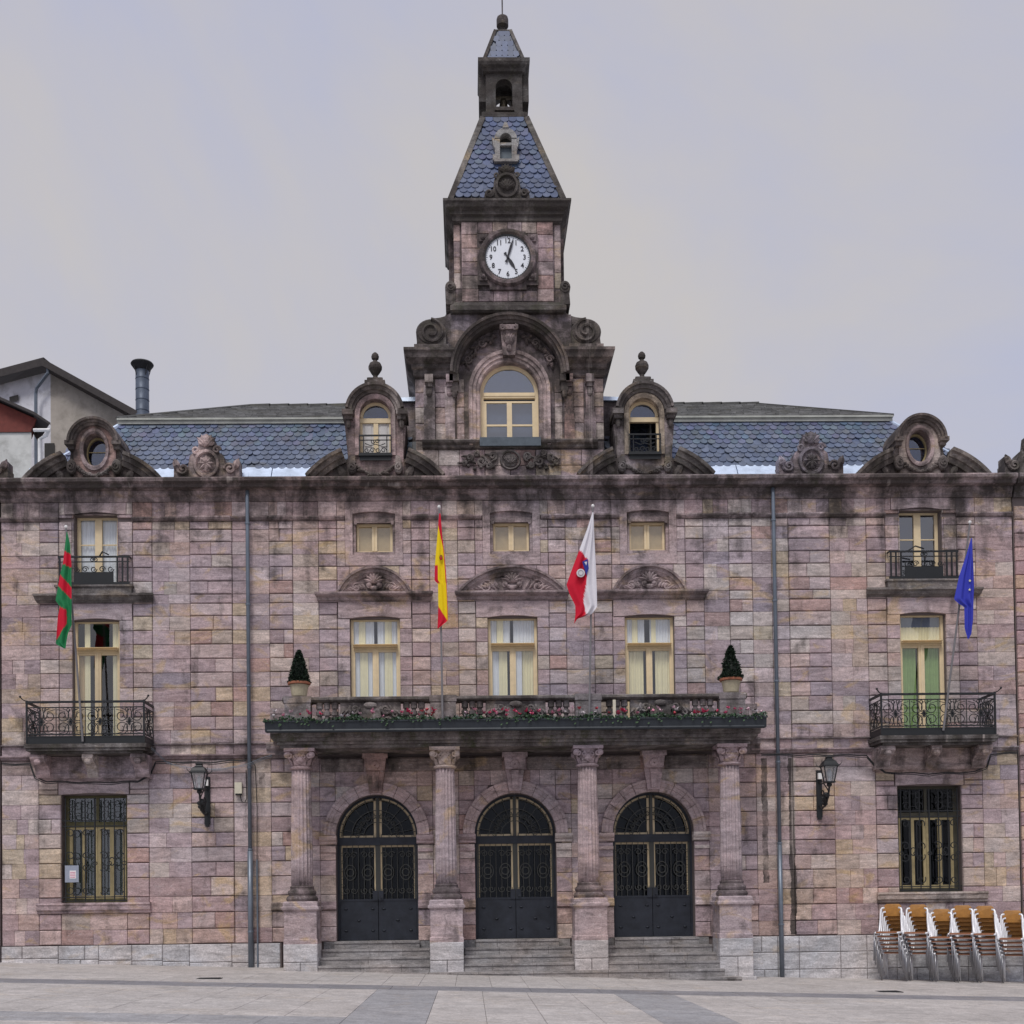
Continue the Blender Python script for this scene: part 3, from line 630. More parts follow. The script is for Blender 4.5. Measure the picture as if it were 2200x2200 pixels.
for s in (-1, 1):
    c = s*8.94; yf = -.75; hw = 1.23
    mb = MB(); mb.t = (.2, .18, .17)
    for d, z0, z1 in ((.0, 4.88, 4.962), (.03, 4.82, 4.878), (.10, 4.765, 4.818)): mb.box(c-hw-.03+d, c+hw+.03-d, yf-.03+d, -.02, z0, z1)
    bal = mb.build('balcony', 'grimy', H)
    mb = MB(); mb.t = stone_tint(); mb.box(c-hw+.12, c+hw-.12, -.20, -.02, 4.30, 4.76); mb.mold(c-hw+.1, c+hw-.1, [(.06, 4.25), (.20, 4.30), (.24, 4.36), (.24, 4.40)], -.03); mb.build('balcony_apron', 'mould', bal)
    for q in (-1.04, 0, 1.04):
        mb = MB(); mb.t = stone_tint(); x0 = c+q-(.15 if q else .11); x1 = c+q+(.15 if q else .11)
        prof = [(-.03, 4.763), (-.64, 4.763), (-.66, 4.68), (-.58, 4.60), (-.42, 4.55), (-.33, 4.47), (-.30, 4.38), (-.24, 4.31), (-.03, 4.29)]
        n = len(prof); mb.add([(x0, y, z) for y, z in prof]+[(x1, y, z) for y, z in prof], [tuple(range(n)), tuple(range(2*n-1, n-1, -1))]+[(i, i+n, (i+1) % n+n, (i+1) % n) for i in range(n)])
        for a in (x0-.01, x1+.01):
            pts = [(a, -.5+.09*(1-t)*cos(6*t), 4.66+.09*(1-t)*sin(6*t)) for t in [k/10 for k in range(11)]]; mb.tube(pts, .018, 4)
        mb.blob((x0+x1)/2, -.6, 4.62, .09, .07, .08); mb.build('bracket', 'mould', bal)
    mb = MB()
    x0, x1 = c-hw+.02, c+hw-.02; z0, z1 = 5.10, 5.82
    mb.box(x0, x1, yf-.008, yf+.008, 4.962, 5.10); mb.box(x0-.008, x0+.008, yf+.008, -.02, 4.962, 5.10); mb.box(x1-.008, x1+.008, yf+.008, -.02, 4.962, 5.10)
    for zz, r in ((5.835, .022), (5.72, .011), (5.16, .012), (5.11, .014)):
        mb.box(x0-.02, x1+.02, yf-r, yf+r, zz-r, zz+r); mb.box(x0-r, x0+r, yf+r, -.02, zz-r, zz+r); mb.box(x1-r, x1+r, yf+r, -.02, zz-r, zz+r)
    for xx in (x0, x1):
        mb.box(xx-.018, xx+.018, yf-.018, yf+.018, 4.97, 5.87)
        d = -1 if xx < c else 1
        mb.tube([(xx, yf, 5.85), (xx+d*.06, yf-.04, 5.88), (xx+d*.11, yf-.07, 5.93)], .013, 4); mb.blob(xx+d*.11, yf-.07, 5.94, .025, .025, .025)
    rail = mb.build('railing', 'iron', bal)
    mb = MB(); scroll_panel(mb, lambda a, z: (x0+a, yf, 5.12+z), x1-x0, .60)
    for xx in (x0, x1): scroll_panel(mb, lambda a, z: (xx, yf+.02+a, 5.12+z), .70, .60)
    mb.build('scrollwork', 'iron', bal)
    # balconette of the storey above
    mb = MB(); mb.t = (.2, .18, .17)
    mb.mold(c-1.22, c+1.22, [(.05, 8.085), (.08, 8.11), (.12, 8.13), (.16, 8.19), (.20, 8.21), (.20, 8.25), (.17, 8.262)], .03, .3)
    mb.box(c-.80, c+.80, -.16, .05, 8.264, 8.40); mb.box(c-.83, c+.83, -.19, .05, 8.40, 8.44)
    bl = mb.build('balconette', 'black', H)
    mb = MB(); x0, x1, yb = c-.76, c+.76, -.14
    mb.box(x0, x1, yb-.02, yb+.02, 8.44, 8.50)
    mb.box(x0, x1, yb-.016, yb+.016, 9.03, 9.065); mb.box(x0, x1, yb-.009, yb+.009, 8.93, 8.95)
    for k in range(3):
        for d in (-1, 1): mb.box(c+d*(.5+.11*k)-.016, c+d*(.5+.11*k)+.016, yb-.016, yb+.016, 8.50, 9.03)
    mb.box(c-.42, c+.42, yb-.006, yb+.006, 8.50, 8.72)
    for k in range(5):
        xx = c-.36+.18*k; mb.spiral(xx, 8.78, yb, .07, .02, 0, 1.3 if k % 2 else -1.3, .012, 14)
    mb.spiral(c-.03, 8.98, yb, .05, .015, 0, 1.3, .011, 12); mb.spiral(c+.04, 8.98, yb, .05, .015, PI, -1.3, .011, 12)
    for xx in (x0, x1): mb.box(xx-.01, xx+.01, yb+.02, .03, 9.03, 9.06)
    mb.tube([(c+.12, yb, 9.05), (c+.2, yb-.06, 9.14), (c+.33, yb-.03, 9.08)] if s < 0 else [(c-.36, yb, 9.05), (c-.2, yb-.05, 9.15), (c, yb-.02, 9.10)], .018, 4)
    mb.build('railing', 'iron', bl)

# ------------------------------------------------------------------ arched doors
for di, c in enumerate(DOORS):
    aw = MB(); aw.t = stone_tint(2)                       # springers and stepped ring of voussoirs
    nv = 11
    arch = None
    for k in range(nv):
        a0, a1 = PI*k/nv+.006, PI*(k+1)/nv-.006
        mb = MB(); mb.t = shade(MAUVE, .9, 1.12)
        mb.arc(c, DZ, a0, a1, [(DR, REVEAL+.03), (DR, -.03), (DR+.03, -.05), (DR+.10, -.05), (DR+.115, -.075), (DR+.185, -.075), (DR+.20, -.10), (DR+.255, -.105), (DR+.265, .04)], 5)
        if arch is None: arch = mb.build('archway', 'stone', H)
        else: mb.build('voussoir', 'stone', arch)
    for s in (-1, 1):                                     # imposts and pilaster strips
        mb = MB(); mb.t = stone_tint(3)
        x0, x1 = sorted((c+s*(DR-.02), c+s*1.22))
        mb.mold(x0, x1, [(.04, 2.84), (.06, 2.86), (.06, 2.90), (.10, 2.93), (.12, 2.97), (.12, 3.015), (.08, 3.028)], .1); mb.mold(x0+.03, x1-.02, [(.03, 2.66), (.05, 2.675), (.05, 2.72), (.03, 2.735)], .02); mb.build('impost', 'stone', arch)
        mb = MB(); mb.t = stone_tint(1.2); mb.mold(*sorted((c+s*(DR+.0), c+s*1.24)), [(.03, 1.44), (.07, 1.46), (.07, 1.50), (.05, 1.55), (.05, 1.60), (.03, 1.62)], .02); mb.build('base_moulding', 'mould', arch)
    mb = MB(); mb.t = stone_tint(4)                       # keystone console
    mb.prism([(c-.13, 3.94), (c+.13, 3.94), (c+.20, 4.40), (c-.20, 4.40)], -.15, .04); mb.prism([(c-.20, 4.40), (c+.20, 4.40), (c+.24, 4.72), (c-.24, 4.72)], -.26, .04)
    mb.prism([(c-.05, 3.98), (c+.05, 3.98), (c+.08, 4.38), (c-.08, 4.38)], -.20, -.15); mb.box(c-.27, c+.27, -.30, .04, 4.66, 4.758)
    mb.arc(c, 4.50, 0, 2*PI, [(.02, -.30), (.09, -.29), (.10, -.26), (.0, -.26)], 10); mb.build('keystone', 'mossy' if di == 0 else 'mould', arch)
    # door leaves, ironwork and glazing
    y = .27
    mb = MB(); mb.arc(c, DZ, 0, PI, [(DR-.045, y), (DR+.0, y), (DR, y+.08), (DR-.045, y+.08)], 20)
    for s in (-1, 1): mb.box(min(c+s*(DR-.045), c+s*DR), max(c+s*(DR-.045), c+s*DR), y, y+.08, DB, DZ)
    mb.box(c-DR+.045, c+DR-.045, y-.01, y+.08, 2.83, 2.985); mb.box(c-DR+.045, c+DR-.045, y+.0, y+.03, 2.985, 3.0)
    door = mb.build('door', 'door', H)
    for s in (-1, 1):
        mb = MB(); x0, x1 = sorted((c+s*.006, c+s*(DR-.05)))
        mb.box(x0, x1, y+.01, y+.05, DB+.01, 1.62); mb.box(x0, x1, y, y+.06, 1.62, 1.665); mb.box(x0, x1, y+.0, y+.055, DB+.012, DB+.06)
        for px, pz in ((.12, 1.45), (.7, 1.45), (.12, .98), (.7, .98), (.42, 1.2)): mb.arc(c+s*px, pz, 0, 2*PI, [(.0, y-.02), (.02, y-.012), (.035, y+.01), (.0, y+.01)], 10, 1.3, .6)
        leaf = mb.build('door_leaf', 'door', door)
        mb = MB(); mb.box(*sorted((c+s*.012, c+s*.05)), y+.012, y+.045, 1.665, 2.83); mb.box(*sorted((c+s*(DR-.085), c+s*(DR-.05))), y+.012, y+.045, 1.665, 2.83)
        xx = [.05+.74*k/6 for k in range(7)]
        for q in xx[1:-1]: mb.tube([(c+s*q, y+.025, 1.665), (c+s*q, y+.025, 2.83)], .008, 4)
        for q in (.22, .60):
            for zc_ in (2.62, 1.85):
                for d in (-1, 1): mb.spiral(c+s*q+d*.075, zc_, y+.02, .08, .02, PI/2-d*1.2, d*1.2*(1 if zc_ > 2 else -1), .010, 14)
            mb.arc(c+s*q, 2.24, 0, 2*PI, [(.07, y+.012), (.088, y+.012), (.088, y+.03), (.07, y+.03)], 12); mb.arc(c+s*q, 2.24, 0, 2*PI, [(.13, y+.012), (.145, y+.012), (.145, y+.03), (.13, y+.03)], 14, .9, 1.2)
        for k in range(6): mb.spiral(c+s*(DR-.10), 1.78+.17*k, y+.02, .045, .012, 0, 1.2, .008, 10)
        mb.build('door_grille', 'iron2', door)
        mb = MB(); ys = y+.09                              # cream timber of the inner glazed door
        mb.box(*sorted((c+s*.035, c+s*.085)), ys, ys+.04, 1.66, 2.83); mb.box(*sorted((c+s*.035, c+s*.085)), ys, ys+.04, 2.99, DZ+DR-.05)
        mb.box(*sorted((c+s*(DR-.1), c+s*(DR-.045))), ys, ys+.04, 1.66, 2.83); mb.box(*sorted((c+s*.085, c+s*(DR-.1))), ys, ys+.04, 2.79, 2.83); mb.box(*sorted((c+s*.085, c+s*(DR-.05))), ys, ys+.04, 2.99, 3.045)
        mb.arc(c, DZ, (.02 if s > 0 else PI/2+.06), (PI/2-.06 if s > 0 else PI-.02), [(DR-.10, ys), (DR-.045, ys), (DR-.045, ys+.04), (DR-.10, ys+.04)], 12)
        mb.build('inner_frame', 'cream', door)
        mb = MB(); mb.box(*sorted((c+s*.07, c+s*(DR-.05))), ys+.045, ys+.05, 1.64, 2.83); mb.build('pane', 'glassd', door)
        mb = MB(); mb.prism([(c+s*.03, 2.99)]+[(c+s*(DR-.03)*cos(t), DZ+(DR-.03)*sin(t)) for t in [PI/2*k/8 for k in range(8)]]+[(c+s*.03, DZ+DR-.03)], ys+.045, ys+.05); mb.build('pane', 'glassd', door)
    mb = MB(); mb.box(c-.012, c+.012, y+.01, y+.07, 1.665, 2.83); mb.box(c-.03, c+.03, y+.01, y+.06, 2.985, DZ+DR-.04)
    for a in [PI*(k+.5)/9 for k in range(9)]: mb.tube([(c+.3*cos(a), y+.03, DZ+.3*sin(a)), (c+.8*cos(a), y+.03, DZ+.8*sin(a))], .008, 4)
    for r in (.3, .56, .78): mb.arc(c, DZ, 0, PI, [(r-.008, y+.022), (r+.008, y+.022), (r+.008, y+.038), (r-.008, y+.038)], 18)
    for k in range(9):
        a = PI*(k+.5)/9
        for d in (-1, 1): mb.spiral(c+.43*cos(a+d*.13), DZ+.43*sin(a+d*.13), y+.03, .06, .015, a, d*1.2, .008, 10)
    for k in range(14):
        a = PI*(k+.5)/14; mb.tube([(c+.77*cos(a), y+.02, DZ+.77*sin(a)), (c+.84*cos(a), y+.02, DZ+.84*sin(a))], .012, 4)
    for k in range(10): mb.tube([(c-.75+.166*k, y+.02, 2.99), (c-.75+.166*k, y+.02, 3.07)], .010, 4)
    mb.build('fanlight_grille', 'iron2', door)
    mb = MB(); mb.box(c-.115, c-.008, y-.02, y+.05, 1.63, 1.84); mb.box(c+.008, c+.115, y-.02, y+.05, 1.63, 1.84); mb.tube([(c+.06, y-.02, 1.70), (c+.06, y-.06, 1.70), (c+.1, y-.06, 1.70)], .012, 5); mb.build('lock_box', 'door', door)

# ------------------------------------------------------------------ portico
CX = (-4.46, -1.48, 1.48, 4.46); CY = -.9
for c in CX:
    mb = MB(); mb.t = stone_tint(3)
    mb.t = MAUVE; mb.lathe(c, CY, [(.222, 1.95), (.224, 2.4), (.216, 3.3), (.202, 4.0), (.196, 4.36)], 96, 16, .17)
    colm = mb.build('column', 'column', H, True)
    mb = MB(); mb.t = (.22, .17, .17)
    mb.lathe(c, CY, [(.20, 1.952), (.24, 1.94), (.25, 1.92), (.24, 1.89), (.255, 1.86), (.285, 1.84), (.295, 1.80), (.285, 1.765), (.27, 1.75), (.31, 1.72), (.33, 1.68), (.32, 1.64), (.31, 1.625)], 28)
    mb.build('column_base', 'carve', colm)
    mb = MB(); mb.t = stone_tint(2)                        # capital: bell, acanthus leaves, corner scrolls
    mb.lathe(c, CY, [(.20, 4.34), (.235, 4.355), (.245, 4.375), (.235, 4.395), (.20, 4.41), (.205, 4.5), (.23, 4.62), (.27, 4.70)], 24)
    mb.box(c-.31, c+.31, CY-.31, CY+.31, 4.70, 4.768)
    for k in range(10):
        a = 2*PI*k/10; q = Vector((cos(a), sin(a), 0)); tt = Vector((-sin(a), cos(a), 0))
        for (z0, L, o) in ((4.42, .15, 0), (4.50, .17, .31)):
            a2 = a+o; q = Vector((cos(a2), sin(a2), 0)); tt = Vector((-sin(a2), cos(a2), 0)); b0 = Vector((c, CY, z0))+q*.21
            mb.add([b0-tt*.05, b0+tt*.05, b0+q*.03+tt*.06+Vector((0, 0, L*.6)), b0+q*.03-tt*.06+Vector((0, 0, L*.6)), b0+q*.09+Vector((0, 0, L))], [(0, 1, 2, 3), (3, 2, 4)])
    for sx in (-1, 1):
        for yy in (-1, 1):
            mb.blob(c+sx*.25, CY+yy*.25, 4.63, .07, .07, .07)
        mb.spiral(c+sx*.20, 4.62, CY-.26, .07, .015, PI/2, -sx*1.3, .022, 14, 5)
        mb.spiral(c+sx*.09, 4.60, CY-.25, .05, .012, PI/2, sx*1.3, .016, 12, 5)
    mb.leaf(c, CY-.23, 4.44, .2, .16, PI/2, .05); mb.build('capital', 'column', colm)
    mb = MB(); mb.t = shade(MAUVE, .92, 1.08)
    mb.mold4(c, CY, .33, .33, [(0, .78), (0, 1.42), (.02, 1.43), (.05, 1.46), (.05, 1.50), (.02, 1.53), (.02, 1.60), (-.01, 1.625)]); mb.mold4(c, CY, .345, .345, [(0, .752), (0, .84), (-.012, .86)]); mb.build('pedestal', 'stone', colm)
    mb = MB(); b = gz(c)-.3
    cut = c+random.uniform(-.08, .08); zq = .38
    mb.t = LIME(); mb.stone([(c-.345, zq+.004), (c+.345, zq+.004), (c+.345, .75), (c-.345, .75)], CY-.36, CY+.36, .015)
    mb.t = LIME(); mb.stone([(c-.345, b), (cut-.004, b), (cut-.004, zq-.004), (c-.345, zq-.004)], CY-.362, CY+.36, .015); mb.t = LIME(); mb.stone([(cut+.004, b), (c+.345, b), (c+.345, zq-.004), (cut+.004, zq-.004)], CY-.36, CY+.36, .015)
    mb.build('plinth_block', 'lime', colm)
mb = MB(); mb.t = LIME(); mb.stone([(4.10, -.5), (4.86, -.5), (4.86, -.03), (4.10, -.03)], CY-.41, CY+.3, .015)
mb.build('plinth_block', 'lime', plinth)
for s in (-1, 1):                                          # cap moulding running back to the wall
    mb = MB(); mb.t = stone_tint(1)
    mb.mold(*sorted((s*4.75, s*5.24)), [(.03, 1.43), (.07, 1.46), (.07, 1.50), (.045, 1.53), (.045, 1.61), (.02, 1.625)], .02); mb.build('base_moulding', 'mould', wall)
mb = MB(); mb.t = (.25, .21, .20)                           # band above the arches
for a, b in ((-4.15, -3.25), (-2.71, -.27), (.27, 2.71), (3.25, 4.15)): mb.mold(a, b, [(.03, 4.402), (.05, 4.42), (.05, 4.55), (.09, 4.58), (.09, 4.66), (.05, 4.70)], .02)
mb.build('architrave', 'mould', H)
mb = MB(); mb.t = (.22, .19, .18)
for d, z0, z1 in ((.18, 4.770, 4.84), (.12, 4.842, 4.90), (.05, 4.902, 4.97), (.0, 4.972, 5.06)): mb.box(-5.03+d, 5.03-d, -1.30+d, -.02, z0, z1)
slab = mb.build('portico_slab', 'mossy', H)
mb = MB()
for s in (-1, 1): mb = MB(); mb.mold(*sorted((s*4.87, s*5.3)), [(.05, 4.70), (.10, 4.76), (.10, 4.86), (.16, 4.90), (.18, 5.0), (.14, 5.04)], .02); mb.build('slab_return', 'carve', slab)
# stairs between the pedestals and the two long lower steps
for i, (a, b) in enumerate(((-4.115, -1.83), (-1.13, 1.13), (1.83, 4.115))):
    for k in range(4):
        zt = .765-.155*k; yf = -.32-.30*k; ins = (.24, .02, .0, .0)[k]
        xx = [a+ins, a+ins+(b-a-2*ins)*random.uniform(.25, .45), a+ins+(b-a-2*ins)*random.uniform(.6, .8), b-ins]
        for x0, x1 in zip(xx, xx[1:]):
            mb = MB(); g = random.uniform(.9, 1.1); mb.t = (.30*g, .285*g, .28*g)
            yb = min(REVEAL, yf+.34) if k else .5
            mb.box(x0+.003, x1-.003, yf+.02, yb, zt-.165, zt-.045); mb.box(x0+.003, x1-.003, yf, yb, zt-.043, zt)
            mb.build('step', 'step', H)
    if i == 0:
        for q in (-1, 1):
            for cc in DOORS: mb = MB(); mb.t = (.27, .26, .26); mb.box(cc+q*.895, cc+q*1.14, -.10, .05, .3, .756); mb.build('door_base', 'step', H)
        mb = MB(); mb.t = (.2, .2, .2); mb.box(-4.12, 4.12, -.33, .5, -.4, .59); mb.build('stair_core', 'step', H)
for zt, yf, a, b in ((.145, -1.52, -3.0, 4.16), (-.01, -1.82, 1.6, 4.44)):
    x = a
    while x < b-.05:
        x2 = min(b, x+random.uniform(1.0, 1.6)); mb = MB(); g = random.uniform(.9, 1.1); mb.t = (.30*g, .285*g, .28*g)
        mb.box(x+.003, x2-.003, yf+.02, yf+.36, zt-.3, zt-.045); mb.box(x+.003, x2-.003, yf, yf+.36, zt-.043, zt); mb.build('step', 'step', H); x = x2
# balustrade
BY = -1.02
mb = MB(); mb.t = (.2, .18, .17)
for a, b in ((-4.8, 4.8),): mb.mold(a, b, [(1.06, 5.715), (1.12, 5.73), (1.16, 5.76), (1.16, 5.80), (1.12, 5.825)], -.84)
mb.box(-4.9, 4.9, -1.14, -.9, 5.062, 5.18)
bals = mb.build('balustrade', 'grimy', H)
for c in (-4.49, -1.5, 1.5, 4.49):
    mb = MB(); mb.t = (.24, .21, .21); mb.box(c-.265, c+.265, -1.16, -.86, 5.064, 5.713); mb.box(c-.28, c+.28, -1.175, -.84, 5.705, 5.836); mb.build('balustrade_pedestal', 'black', bals)
for c in (-3.0, 0, 3.0):
    mb = MB(); mb.t = (.25, .22, .21); y = -1.07              # carved panel: shield, scrolls, swags
    mb.box(c-.62, c+.62, y, -.94, 5.182, 5.713)
    mb.prism([(c-.2, 5.58), (c+.2, 5.58), (c+.22, 5.42), (c+.12, 5.26), (c, 5.20), (c-.12, 5.26), (c-.22, 5.42)], y-.06, y)
    for s in (-1, 1):
        mb.spiral(c+s*.32, 5.56, y-.05, .11, .02, PI/2-s*.8, -s*1.4, .03, 18, 5); mb.spiral(c+s*.36, 5.31, y-.05, .10, .02, -PI/2, s*1.4, .028, 18, 5)
        mb.spiral(c+s*.52, 5.45, y-.04, .08, .02, 0, s*1.3, .024, 14, 5)
        for j in range(5): mb.leaf(c+s*(.2+.08*j), y-.03, 5.62-.02*j, .17, .09, -PI/2+s*(.3+.12*j), .06)
    mb.blob(c, y-.07, 5.64, .14, .05, .07); mb.build('carved_panel', 'grimy', bals)
    for s in (-1, 1):
        for k in range(4):
            xx = c+s*(.74+.155*k)
            if abs(abs(xx)-1.5) < .3 or abs(abs(xx)-4.49) < .3: continue
            mb = MB(); mb.t = (.24, .21, .21)
            mb.lathe(xx, BY, [(.07, 5.18), (.07, 5.25), (.045, 5.26), (.045, 5.30), (.072, 5.31), (.072, 5.39), (.045, 5.40), (.045, 5.44), (.072, 5.45), (.072, 5.53), (.045, 5.54), (.045, 5.58), (.07, 5.59), (.07, 5.713)], 8); mb.build('baluster', 'grimy', bals)
# wall blocks flanking the balustrade
for s in (-1, 1):
    mb = MB()
    for k in range(5): mb.t = shade(MAUVE, .85, 1.05); mb.box(s*4.80, s*5.16, -.5, -.045, 5.07+.13*k, 5.185+.13*k)
    mb.build('parapet_return', 'carve', bals)

# ------------------------------------------------------------------ attic storey, dormers, cartouches on the cornice
ZC = 10.69
def relief(mb, cx, cz, w_, h, y, s0=1.):
    """acanthus scrolls about a central oval cartouche"""
    mb.arc(cx, cz, 0, 2*PI, [(.8, y), (.86, y-.05*s0), (1.0, y-.06*s0), (1.05, y)], 18, h*.48, h*.46)
    mb.blob(cx, y, cz, h*.36, .05*s0, h*.34)
    for j in range(5): mb.leaf(cx, y-.04, cz-h*.2, h*.42, h*.14, PI/2+(j-2)*.45, .05*s0)
    for s in (-1, 1):
        q = w_/2
        for k, (fx, fz, r, a) in enumerate(((.36, .16, .2, 0), (.60, -.08, .26, 1), (.84, .10, .16, 0), (.70, .30, .12, 1), (.95, -.15, .1, 1), (.44, -.28, .14, 1))):
            mb.spiral(cx+s*q*fx, cz+h*fz, y-.035*s0, h*r, .02, PI/2 if a else -PI/2, s*(1.4 if a else -1.4), .03*s0*(h/.45), 18, 5)
        for j in range(9): mb.leaf(cx+s*q*(.3+.08*j), y-.02, cz+h*(.2*sin(j*2.1)), h*.36, h*.15, (0 if s > 0 else PI)+random.uniform(-1.1, 1.1), .06*s0)
        for j in range(5): mb.blob(cx+s*q*(.35+.13*j), y-.02, cz-h*.32+h*.1*sin(j*1.7), h*.09, .05*s0, h*.08)
# ---- attic block
def conv(z, y, yref=0.): return 1.47+(z-1.47)*(26+y)/(26+yref)
mb = MB(); AZ = 12.65
for s in (-1, 1):
    mb.t = stone_tint(12); mb.box(s*.66, s*2.04, .02, .5, ZC, AZ); mb.box(s*1.08, s*2.04, .021, .5, AZ, 13.46); mb.box(s*.66, s*1.4, .06, .5, AZ, 13.5)
    mb.box(s*1.8, s*2.035, .5, 3, ZC, 13.46)
mb.arc(0, AZ, 0, PI, [(.64, .03), (1.3, .03), (1.3, .42), (.64, .42)], 24)
mb.box(-.66, .66, .03, .42, ZC, 11.45); mb.box(-2.0, 2.0, 2.9, 3, ZC, 13.4); mb.box(-1.37, 1.37, .05, 2.4, 13.461, 14.36)
attic = mb.build('attic_block', 'carve', H)
# ashlar facing of the attic
AST = []
for s in (-1, 1):
    for (xa, xb) in ((.98, 1.15), (1.19, 1.62), (1.62, 1.66), (1.66, 2.05)):
        zz = [11.58, 11.95, 12.3, 12.62, 12.92]
        if xb-xa < .1: continue
        for z0, z1 in zip(zz, zz[1:]):
            a, b = sorted((s*xa, s*xb)); AST.append(((b-a)*.34, [(a+.005, z0+.005), (b-.005, z0+.005), (b-.005, z1-.005), (a+.005, z1-.005)], .0-random.uniform(0, .006), .03, .01, stone_tint(12)))
    for z0, z1 in ((10.72, 11.02), (11.02, 11.37)):
        for xa, xb in ((1.1, 1.55), (1.55, 2.03), (.55, 1.1), (.0, .55)):
            a, b = sorted((s*xa, s*xb)); AST.append(((b-a)*.34, [(a+.005, z0+.005), (b-.005, z0+.005), (b-.005, z1-.005), (a+.005, z1-.005)], .0-random.uniform(0, .006), .03, .01, stone_tint(12)))
for s in (-1, 1):                                            # pilasters with consoles
    for k, (xa, xb) in enumerate(((1.19, 1.40), (1.62, 1.86))):
        a, b = sorted((s*xa, s*xb)); mb = MB(); mb.t = stone_tint(12)
        m_ = (a+b)/2; h_ = (b-a)/2
        if s > 0: mb.prism([(m_-h_*1.05, 11.56), (m_+h_*1.05, 11.56), (m_+h_*1.05, 12.0), (m_+h_*.72, 12.2), (m_+h_*.78, 12.7), (m_-h_*.78, 12.7), (m_-h_*.72, 12.2), (m_-h_*1.05, 12.0)], -.09, .02)
        else: mb.prism([(m_-h_, 11.56), (m_+h_, 11.56), (m_+h_, 12.7), (m_+h_*.6, 12.78), (m_-h_*.6, 12.78), (m_-h_, 12.7)], -.08, .02)
        pil = mb.build('pilaster', 'mould', attic)
        mb = MB(); mb.t = stone_tint(12)
        mb.box(a+.03, b-.03, -.20, .02, 12.78, 12.95); mb.box(a+.05, b-.05, -.15, .02, 12.70, 12.78); mb.box(a+.06, b-.06, -.12, .02, 12.60, 12.69); mb.blob(m_, -.08, 12.58, .07, .06, .08)
        mb.build('console', 'black', attic)
mb = MB(); mb.t = (.22, .19, .18)                            # broken entablature
for s in (-1, 1):
    mb = MB(); mb.t = (.27, .23, .22); prof = [(.02, 12.95), (.06, 12.98), (.06, 13.08), (.12, 13.12), (.12, 13.20), (.30, 13.27), (.33, 13.36), (.37, 13.40), (.37, 13.46), (.3, 13.48)]
    n = len(prof); vs = []
    for p, z in prof: vs += [(s*1.18, -p, z), (s*(2.04+p*.62), -p, z), (s*(2.04+p*.62), 2.6, z), (s*1.18, 2.6, z)]
    mb.add(vs, [(3, 2, 1, 0), tuple(4*(n-1)+i for i in range(4))]+[(4*k+i, 4*k+(i+1) % 4, 4*k+4+(i+1) % 4, 4*k+4+i) for k in range(n-1) for i in range(4)])
    mb.box(s*1.3, s*2.05, -.16, 1.5, 13.481, 13.62); mb.build('attic_cornice', 'black', attic)
mb = MB(); mb.t = (.24, .2, .19)                             # hood arch
mb.arc(0, 12.95, 0, PI, [(1.10, .06), (1.11, -.20), (1.16, -.22), (1.165, -.27), (1.22, -.29), (1.225, -.34), (1.28, -.35), (1.29, .06)], 30)
for s in (-1, 1): mb.box(s*1.09, s*1.30, -.20, .02, 12.80, 12.95); mb.box(s*1.11, s*1.27, -.14, .02, 12.60, 12.80); mb.blob(s*1.19, -.1, 12.56, .07, .06, .1)
mb.build('hood_arch', 'black', attic)
mb = MB(); mb.t = stone_tint(12)                             # moulded window architrave
prof = [(.635, .3), (.635, -.0), (.66, -.03), (.72, -.03), (.73, -.06), (.80, -.06), (.81, -.09), (.88, -.10), (.90, .03)]
mb.arc(0, AZ, 0, PI, prof, 26)
for s in (-1, 1): n = len(prof); mb.add([(s*r, y, 11.45) for r, y in prof]+[(s*r, y, AZ) for r, y in prof], [tuple(range(n)), tuple(range(n, 2*n))]+[(i, (i+1) % n, (i+1) % n+n, i+n) for i in range(n)])
mb.build('architrave', 'stone', attic)
mb = MB(); mb.t = shade(MAUVE, .75, .8)
mb.prism([(-.13, 13.36), (.13, 13.36), (.19, 13.98), (-.19, 13.98)], -.2, .03); mb.box(-.2, .2, -.26, .03, 13.9, 14.0)
for s in (-1, 1): mb.spiral(s*.13, 13.93, -.26, .06, .015, PI/2, -s*1.3, .025, 14, 5)
for j in range(5): mb.leaf(0, -.22, 13.55, .3, .09, PI/2+(j-2)*.22, .06)
mb.blob(0, -.22, 13.5, .06, .05, .08); mb.build('keystone', 'mould', attic)
for s in (-1, 1):                                            # garlands round the arch
    mb = MB(); mb.t = shade(MAUVE, .85, 1.0)
    for j in range(26):
        a = PI/2-s*(.28+.92*j/25); r = 1.0+.035*sin(j*1.9); mb.leaf(r*cos(a), -.0, 12.88+r*sin(a), .13, .07, a-s*PI/2+random.uniform(-1, 1), .06)
        if j % 2: mb.blob(r*cos(a), -.0, 12.88+r*sin(a), .04, .05, .04)
    for a in (.62, 1.1): mb.spiral(1.0*sin(s*a), 12.88+1.0*cos(a), -.04, .09, .02, 0, s*1.3, .025, 14, 5)
    mb.build('garland', 'carve', attic)
mb = MB(); mb.t = (.25, .22, .21)
mb.mold(-1.9, 1.9, [(.03, 11.39), (.06, 11.41), (.07, 11.45), (.13, 11.49), (.15, 11.53), (.12, 11.56)], .03); mb.build('attic_ledge', 'black', attic)
mb = MB(); mb.t = (.23, .2, .19); relief(mb, 0, 11.13, 2.1, .46, -.015, 1.1); mb.build('carved_relief', 'black', attic)
mb = MB(); y = .16                                            # tall arched window
mb.arc(0, AZ, 0, PI, [(.56, y), (.635, y), (.635, y+.08), (.56, y+.08)], 26)
for s in (-1, 1): mb.box(s*.56, s*.635, y, y+.08, 11.6, AZ)
mb.box(-.56, .56, y-.02, y+.07, 12.56, 12.68); mb.box(-.56, .56, y-.035, y+.05, 12.60, 12.64); mb.box(-.56, .56, y+.003, y+.07, 12.46, 12.50)
